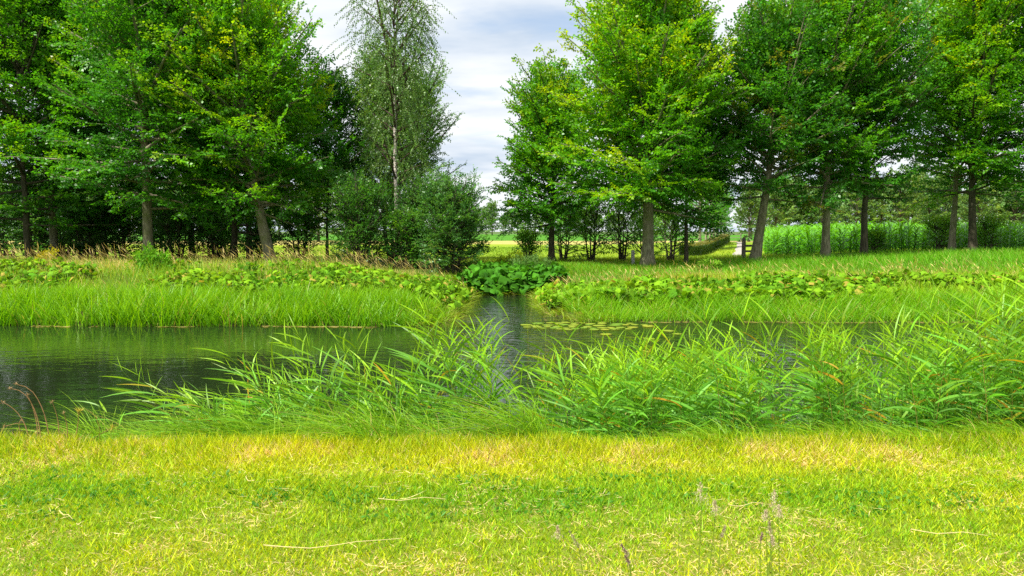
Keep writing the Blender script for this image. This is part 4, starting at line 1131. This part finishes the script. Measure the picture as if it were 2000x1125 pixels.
for i, (px, Y, H, Rm, lab) in enumerate([
        (1155, 38, 2.9, 1.5, 'loose green bush just right of the small dark trunked beech'),
        (1030, 37.5, 1.2, 0.9, 'small green bush left of the small dark trunked beech'),
        (1215, 37.5, 3.0, 1.5, 'leggy bush left behind the broad beech trunk'),
        (1100, 39.5, 2.6, 1.6, 'broad bush behind the small dark trunked beech, right of its trunk'),
        (1262, 39.5, 3.0, 1.6, 'tall bush hidden in part by the broad beech trunk'),
        (1310, 37.5, 2.4, 1.3, 'round bush between the broad trunk and the thin dark stem'),
        (1835, 37.5, 1.5, 1.2, 'low bush left of the trunk pair near the right edge'),
        (1930, 36.5, 1.4, 0.9, 'low bush right of the trunk pair near the right edge'),
        (1708, 35.2, 0.9, 0.55, 'small bush against the slim dark trunk before the maize')]):
    shrub(lab, px, Y, 70 + i, H, Rm, SHR, 0.35, UR, nprim=38, leaf=(0.10, 0.07), stems=4, sec=3.0)

# avenue of small trees behind the hedge
av = plant_tree('avenue_tree', 'first and largest young tree of the row behind the hedge', 'tree', 1366, 58, 80, H=6.5, r0=0.14, zc=1.7, Rm=2.3, cols=MID, yel=0.2, nprim=34, leaf=(0.17, 0.11), sec=2.0, twg=2.6, per=13, group='young trees behind the hedge', prof='round', elev=(0, 60))
for i, (px, Y, lab) in enumerate([(1378, 66, 'second young tree of the row behind the hedge, counted from the near end'), (1386, 75, 'third young tree of the row behind the hedge, pale stemmed'),
                                  (1393, 86, 'fourth young tree of the row behind the hedge'), (1399, 98, 'fifth young tree of the row behind the hedge'),
                                  (1406, 113, 'sixth young tree of the row behind the hedge'), (1413, 132, 'farthest young tree of the row behind the hedge')]):
    s = 1 + 0.05 * ((i * 7) % 3 - 1)
    copy_tree(av, wx(px, Y), Y, 1.3 * i + 0.6, (s, s, s), lab)

# far woods
FARC = (np.array([0.10, 0.21, 0.06]), np.array([0.15, 0.28, 0.065]), np.array([0.25, 0.37, 0.07]))  # pale grey green leaf tints stand in for distance haze
def far_wood():
    rng = np.random.default_rng(600)
    protos = []
    for i, (H, Rm) in enumerate(((9, 4.0), (10.5, 4.4), (8, 4.2))):
        wood, lv = tree_geo(610 + i, H=H, r0=0.22, zc=0.8, Rm=Rm, prof='round', elev=(5, 65), nprim=46, leaf=(0.42, 0.3), sec=1.2, twg=1.5, per=5, cols=FARC, yel=0.3)
        protos.append((wood.mesh('trunk', M_BARKD, True), lv.mesh('crown', M_LEAF)))
    spots = []
    for px in np.arange(1475, 2300, 34): spots.append((px, rng.uniform(112, 135), 'hazy green tree in the wood line behind the maize', 'wood line behind the maize'))
    for px in np.arange(1460, 2300, 40): spots.append((px, rng.uniform(145, 170), 'hazy green tree in the wood line behind the maize', 'wood line behind the maize'))
    for px in np.arange(900, 1330, 16): spots.append((px, rng.uniform(300, 340), 'bluish distant tree on the horizon beyond the meadow', 'distant trees beyond the meadow'))
    for px in np.arange(-380, 760, 42): spots.append((px, rng.uniform(105, 150), 'pale tree glimpsed beyond the left group of trees', 'trees beyond the left group'))
    for px, Y, lab, grp in spots:
        m = protos[rng.integers(0, 3)]
        x = wx(px, Y) + rng.normal(0, 0.6)
        o = empty('distant_tree', (x, Y, float(ground_z(x, Y))), lab, 'tree', grp, rng.uniform(0, 6.28))
        s = rng.uniform(0.8, 1.12) * (1.12 if Y > 140 else 1.0) * (0.92 if Y > 280 else 1)
        o.scale = (s, s, s)
        link('trunk', m[0], o); link('crown', m[1], o)
far_wood()

# ================================================================== MAIZE
def maize():
    rng = np.random.default_rng(700)
    rows = []
    for r in range(34):
        Yr = 39.5 + 0.75 * r
        xs = np.arange(12.0, 48, 0.26 if r < 12 else 0.4)
        xs = xs + rng.normal(0, 0.11, len(xs))
        xs = xs[xs > 0.338 * Yr + 0.2]
        rows.append(np.stack([xs, Yr + rng.normal(0, 0.2, len(xs))], -1))
    P = np.concatenate(rows); n = len(P)
    hh = rng.uniform(1.0, 1.48, n) * (0.85 + 0.3 * vnoise(P[:, 0], P[:, 1], 2.5, 97))
    G0 = np.stack([P[:, 0], P[:, 1], ground_z(P[:, 0], P[:, 1])], -1)
    bag = Bag()
    st = np.stack([G0, G0 + np.stack([rng.normal(0, 0.04, n), 0 * hh, hh], -1)], 1)
    V, Fq = tubes(st, np.stack([np.full(n, 0.016), np.full(n, 0.007)], -1), 4, rng)
    bag.add(V, Fq, np.tile(np.array([0.10, 0.22, 0.03]), (len(V), 1)))
    m = np.where(P[:, 1] < 46, 11, 7)
    idx = np.repeat(np.arange(n), m); j = np.arange(len(idx)) - np.repeat(np.cumsum(m) - m, m)
    u = 0.04 + 0.96 * (j + rng.random(len(idx)) * 0.6) / np.repeat(m, m)
    pos = G0[idx] + np.stack([0 * u, 0 * u, hh[idx] * u], -1)
    az = np.repeat(rng.uniform(0, 6.28, n), m) + np.where(j % 2 == 0, 0, np.pi) + rng.normal(0, 0.3, len(idx))
    h = np.stack([np.cos(az), np.sin(az), 0 * az], -1)
    D = nrm(h * 0.55 + np.array([0, 0, 1.0]))
    bd = h * 0.45; bd[:, 2] = -rng.uniform(0.4, 0.85, len(idx)) * (1.15 - 0.6 * u)
    tw = np.stack([-np.sin(az), np.cos(az), 0 * az], -1) + rng.normal(0, 0.25, (len(idx), 3))
    c = np.repeat(rng.uniform(0.78, 1.25, (n, 1)), m, 0) * lerp(np.array([0.06, 0.27, 0.006]), np.array([0.15, 0.42, 0.008]), np.clip(u * 0.6 + 0.5 * rng.random(len(idx)), 0, 1)[:, None])
    V, Fq, C = ribbons(pos, D, rng.uniform(0.5, 0.85, len(idx)), rng.uniform(0.08, 0.12, len(idx)), bd, c, 4, rng, prof='leaf', twist=tw)
    bag.add(V, Fq, C)
    tag(link('maize_crop', bag.mesh('maize_crop', M_MAIZE)), 'bright green maize field behind the right hand trees', 'maize', None, 'stuff')
maize()

# ================================================================== HEDGE, POSTS, GATE
def hedge():
    rng = np.random.default_rng(720)
    n = 26000
    t = rng.random(n) ** 1.3
    Y = 44 + 33 * t
    cx = np.interp(Y, [44, 52, 60, 68, 77], [10.3, 13.2, 16.2, 19.2, 22.2])
    # points on the shell of a clipped box profile
    f = rng.random(n); w = 0.35; h = 0.78
    ox = np.where(f < 0.36, -w, np.where(f < 0.64, rng.uniform(-w, w, n), w)) + rng.normal(0, 0.035, n)
    oz = np.where((f >= 0.36) & (f < 0.64), h, rng.uniform(0.02, h, n)) + rng.normal(0, 0.025, n)
    z = ground_z(cx, Y)
    P = np.stack([cx + ox, Y, z + oz], -1)
    nrmv = nrm(np.stack([np.sign(ox) * (np.abs(ox) > 0.28), 0 * ox, (oz > 0.72) * 1.0], -1) + rng.normal(0, 0.6, (n, 3)))
    ax = nrm(np.cross(nrmv, rng.normal(0, 1, (n, 3)))); bi = np.cross(nrmv, ax)
    l = 0.11 * (1 + t)
    V = np.stack([P - ax * l[:, None] * 0.5, P + bi * l[:, None] * 0.3, P + ax * l[:, None] * 0.5, P - bi * l[:, None] * 0.3], 1).reshape(-1, 3)
    top = (oz > 0.70)[:, None]
    c = lerp(np.array([0.05, 0.11, 0.02]), np.array([0.09, 0.16, 0.03]), rng.random((n, 1)))
    c = np.where(top, lerp(np.array([0.24, 0.22, 0.06]), np.array([0.16, 0.2, 0.04]), rng.random((n, 1))), c)
    ox_, oy_ = 16.2, 60.0
    o = empty('clipped_hedge', (ox_, oy_, float(ground_z(ox_, oy_))), 'low clipped hedge running back beside the gravel path', 'hedge')
    off = np.array([ox_, oy_, float(ground_z(ox_, oy_))])
    link('foliage', make_mesh('foliage', V - off, [np.arange(len(V)).reshape(-1, 4)], np.repeat(c, 4, 0), M_LEAF), o)
    # woody core
    Yc = np.linspace(44.1, 76.9, 60); xc = np.interp(Yc, [44, 52, 60, 68, 77], [10.3, 13.2, 16.2, 19.2, 22.2]); zc = ground_z(xc, Yc)
    prof = np.array([[-0.28, 0.0], [-0.28, 0.68], [0.28, 0.68], [0.28, 0.0]])
    V = np.stack([np.stack([xc + a, Yc, zc + b], -1) for a, b in prof], 1).reshape(-1, 3) - off
    i = (np.arange(59) * 4)[:, None] + np.arange(3)[None]
    Fq = np.stack([i, i + 1, i + 5, i + 4], -1).reshape(-1, 4)
    ends = np.array([[0, 1, 2, 3], [239, 238, 237, 236]])
    link('branches', make_mesh('branches', V, [Fq, ends], None, simple_mat('hedge_twigs', (0.02, 0.03, 0.01), (0.05, 0.06, 0.02), 30)), o)
hedge()

M_POST = simple_mat('weathered_wood', (0.10, 0.085, 0.065), (0.26, 0.23, 0.19), 12, 0.9, 0.5, (1, 1, 0.2))
M_POSTW = simple_mat('pale_weathered_wood', (0.28, 0.27, 0.25), (0.50, 0.48, 0.45), 12, 0.9, 0.4, (1, 1, 0.2))

def box_post(w, d, h, chamfer=0.015, top=0.03):
    prof = [(-w / 2 + chamfer, -d / 2), (w / 2 - chamfer, -d / 2), (w / 2, -d / 2 + chamfer), (w / 2, d / 2 - chamfer), (w / 2 - chamfer, d / 2), (-w / 2 + chamfer, d / 2), (-w / 2, d / 2 - chamfer), (-w / 2, -d / 2 + chamfer)]
    prof = np.array(prof)
    lv = [(-0.3, 1), (h * 0.5, 0.99), (h - top, 0.97), (h, 0.6)]
    V = np.concatenate([np.concatenate([prof * s, np.full((8, 1), z)], 1) for z, s in lv])
    i = np.arange(8); j = (i + 1) % 8
    Fq = np.concatenate([np.stack([a * 8 + i, a * 8 + j, a * 8 + 8 + j, a * 8 + 8 + i], -1) for a in range(3)])
    cap = (np.arange(8) + 24)[None]
    return V, Fq, cap

def post(name, label, px, Y, h, w, mat, cat='post', group=None, lean=0.0):
    V, Fq, cap = box_post(w, w, h)
    x = wx(px, Y)
    o = link(name, make_mesh(name, V, [Fq, cap], None, mat))
    o.location = (x, Y, float(ground_z(x, Y))); o.rotation_euler = (0, lean, 0.3)
    return tag(o, label, cat, group)
post('wooden_post', 'short pale grey wooden post left of the broad beech trunk', 1236, 33.0, 0.72, 0.13, M_POSTW)

def gate():
    Y = 37.0; x = wx(1452, Y); z = float(ground_z(x, Y))
    o = empty('gate_stump', (x, Y, z), 'dark wooden gate post with short rails beside the path and leaning trunk', 'gate post')
    V, Fq, cap = box_post(0.17, 0.17, 1.05)
    link('post', make_mesh('post', V, [Fq, cap], None, M_POST), o)
    for zz in (0.38, 0.66):
        V, Fq, cap = box_post(0.05, 0.10, 0.55, 0.01, 0.01)
        V = V[:, [2, 0, 1]] + np.array([0.085 + 0.302, 0, zz])
        link('rail', make_mesh('rail', V, [Fq, cap], None, M_POST), o)
gate()

# a light wire fence across the far meadow
def fence():
    Y = 92.0
    xs = np.linspace(wx(1170, Y), wx(1446, Y), 9)
    x0 = xs[0]; z0 = float(ground_z(x0, Y))
    o = empty('meadow_fence', (x0, Y, z0), 'thin post and rail fence crossing the meadow beyond the hedge', 'fence')
    for xx in xs:
        V, Fq, cap = box_post(0.12, 0.12, 1.1)
        p = link('post', make_mesh('post', V + np.array([xx - x0, 0, float(ground_z(xx, Y)) - z0]), [Fq, cap], None, M_POST), o)
    for zz in (0.55, 0.95):
        a = np.array([[0, -0.09, zz], [xs[-1] - x0, -0.09, zz + float(ground_z(xs[-1], Y)) - z0]])
        V, Fq = tubes(a[None], np.full((1, 2), 0.035), 6, None)
        link('rail', make_mesh('rail', V, [Fq], None, M_POST), o)
fence()

# ================================================================== SKY, SUN, CAMERA
def sky():
    w = bpy.data.worlds.new('World'); sc.world = w
    w.use_nodes = True
    nt = w.node_tree; N, L = nt.nodes, nt.links
    for n in list(N): N.remove(n)
    out = N.new('ShaderNodeOutputWorld')
    st = N.new('ShaderNodeTexSky'); st.sky_type = 'NISHITA'; st.sun_disc = False
    st.sun_elevation = R(SUN_EL); st.sun_rotation = R(SUN_AZ)
    st.altitude = 0; st.air_density = 1.0; st.dust_density = 1.5; st.ozone_density = 1.0
    bg1 = N.new('ShaderNodeBackground'); bg1.inputs[1].default_value = 0.10
    L.new(st.outputs[0], bg1.inputs[0])
    tc = N.new('ShaderNodeTexCoord')
    sep = N.new('ShaderNodeSeparateXYZ'); L.new(tc.outputs['Generated'], sep.inputs[0])
    zz = N.new('ShaderNodeMath'); zz.operation = 'MAXIMUM'; L.new(sep.outputs['Z'], zz.inputs[0]); zz.inputs[1].default_value = 0.0
    za = N.new('ShaderNodeMath'); za.operation = 'ADD'; L.new(zz.outputs[0], za.inputs[0]); za.inputs[1].default_value = 0.22
    dv = N.new('ShaderNodeVectorMath'); dv.operation = 'DIVIDE'
    cm = N.new('ShaderNodeCombineXYZ')
    for i in range(3): L.new(za.outputs[0], cm.inputs[i])
    L.new(tc.outputs['Generated'], dv.inputs[0]); L.new(cm.outputs[0], dv.inputs[1])
    mp = N.new('ShaderNodeMapping'); L.new(dv.outputs[0], mp.inputs[0])
    mp.inputs['Scale'].default_value = (0.8, 1.5, 0.0); mp.inputs['Rotation'].default_value = (0, 0, R(12)); mp.inputs['Location'].default_value = (1.3, 0.45, 0)
    n1 = N.new('ShaderNodeTexNoise'); n1.inputs['Scale'].default_value = 1.9; n1.inputs['Detail'].default_value = 9; n1.inputs['Roughness'].default_value = 0.58
    n1.inputs['Distortion'].default_value = 0.4
    L.new(mp.outputs[0], n1.inputs['Vector'])
    r1 = N.new('ShaderNodeValToRGB'); L.new(n1.outputs[0], r1.inputs[0])
    r1.color_ramp.elements[0].position = 0.25; r1.color_ramp.elements[0].color = (0.25, 0.25, 0.25, 1)
    r1.color_ramp.elements[1].position = 0.46; r1.color_ramp.elements[1].color = (1, 1, 1, 1)
    n2 = N.new('ShaderNodeTexNoise'); n2.inputs['Scale'].default_value = 1.1; n2.inputs['Detail'].default_value = 6
    L.new(mp.outputs[0], n2.inputs['Vector'])
    r2 = N.new('ShaderNodeValToRGB'); L.new(n2.outputs[0], r2.inputs[0])
    r2.color_ramp.elements[0].position = 0.36; r2.color_ramp.elements[0].color = (0.55, 0.65, 0.78, 1)
    r2.color_ramp.elements[1].position = 0.50; r2.color_ramp.elements[1].color = (0.90, 0.93, 0.96, 1)
    bg2 = N.new('ShaderNodeBackground'); bg2.inputs[1].default_value = 0.56
    L.new(r2.outputs[0], bg2.inputs[0])
    mx = N.new('ShaderNodeMixShader')
    L.new(r1.outputs[0], mx.inputs[0]); L.new(bg1.outputs[0], mx.inputs[1]); L.new(bg2.outputs[0], mx.inputs[2])
    L.new(mx.outputs[0], out.inputs[0])
sky()

sun = bpy.data.lights.new('sun', 'SUN')
sun.energy = 4.6; sun.angle = R(1.5); sun.color = (1.0, 0.95, 0.86)
so = bpy.data.objects.new('sun', sun); COL.objects.link(so)
sd = Vector((math.sin(R(SUN_AZ)) * math.cos(R(SUN_EL)), math.cos(R(SUN_AZ)) * math.cos(R(SUN_EL)), math.sin(R(SUN_EL))))
so.rotation_euler = sd.to_track_quat('Z', 'Y').to_euler()
so.location = sd * 60

cam = bpy.data.cameras.new('camera')
cam.sensor_width = 36.0; cam.lens = 36.0 * F / 2000.0
cam.clip_start = 0.05; cam.clip_end = 9000
cam.dof.use_dof = True; cam.dof.focus_distance = 16.0; cam.dof.aperture_fstop = 9.0
co = bpy.data.objects.new('camera', cam); COL.objects.link(co)
co.location = (0, 0, CAM_Z)
co.rotation_euler = (R(90) - math.atan((562.5 - HOR) / F), 0, 0)
sc.camera = co

sc.view_settings.view_transform = 'Standard'
sc.view_settings.look = 'None'
sc.view_settings.exposure = 1.02
sc.view_settings.gamma = 1.0
sc.render.film_transparent = False
cy = sc.cycles
cy.max_bounces = 9; cy.diffuse_bounces = 6; cy.glossy_bounces = 3; cy.transmission_bounces = 8; cy.transparent_max_bounces = 4
cy.caustics_reflective = False; cy.caustics_refractive = False
cy.sample_clamp_indirect = 6.0
cy.use_denoising = False
cy.denoiser = 'OPENIMAGEDENOISE'
cy.denoising_input_passes = 'RGB_ALBEDO_NORMAL'
cy.denoising_prefilter = 'ACCURATE'
cy.volume_bounces = 0
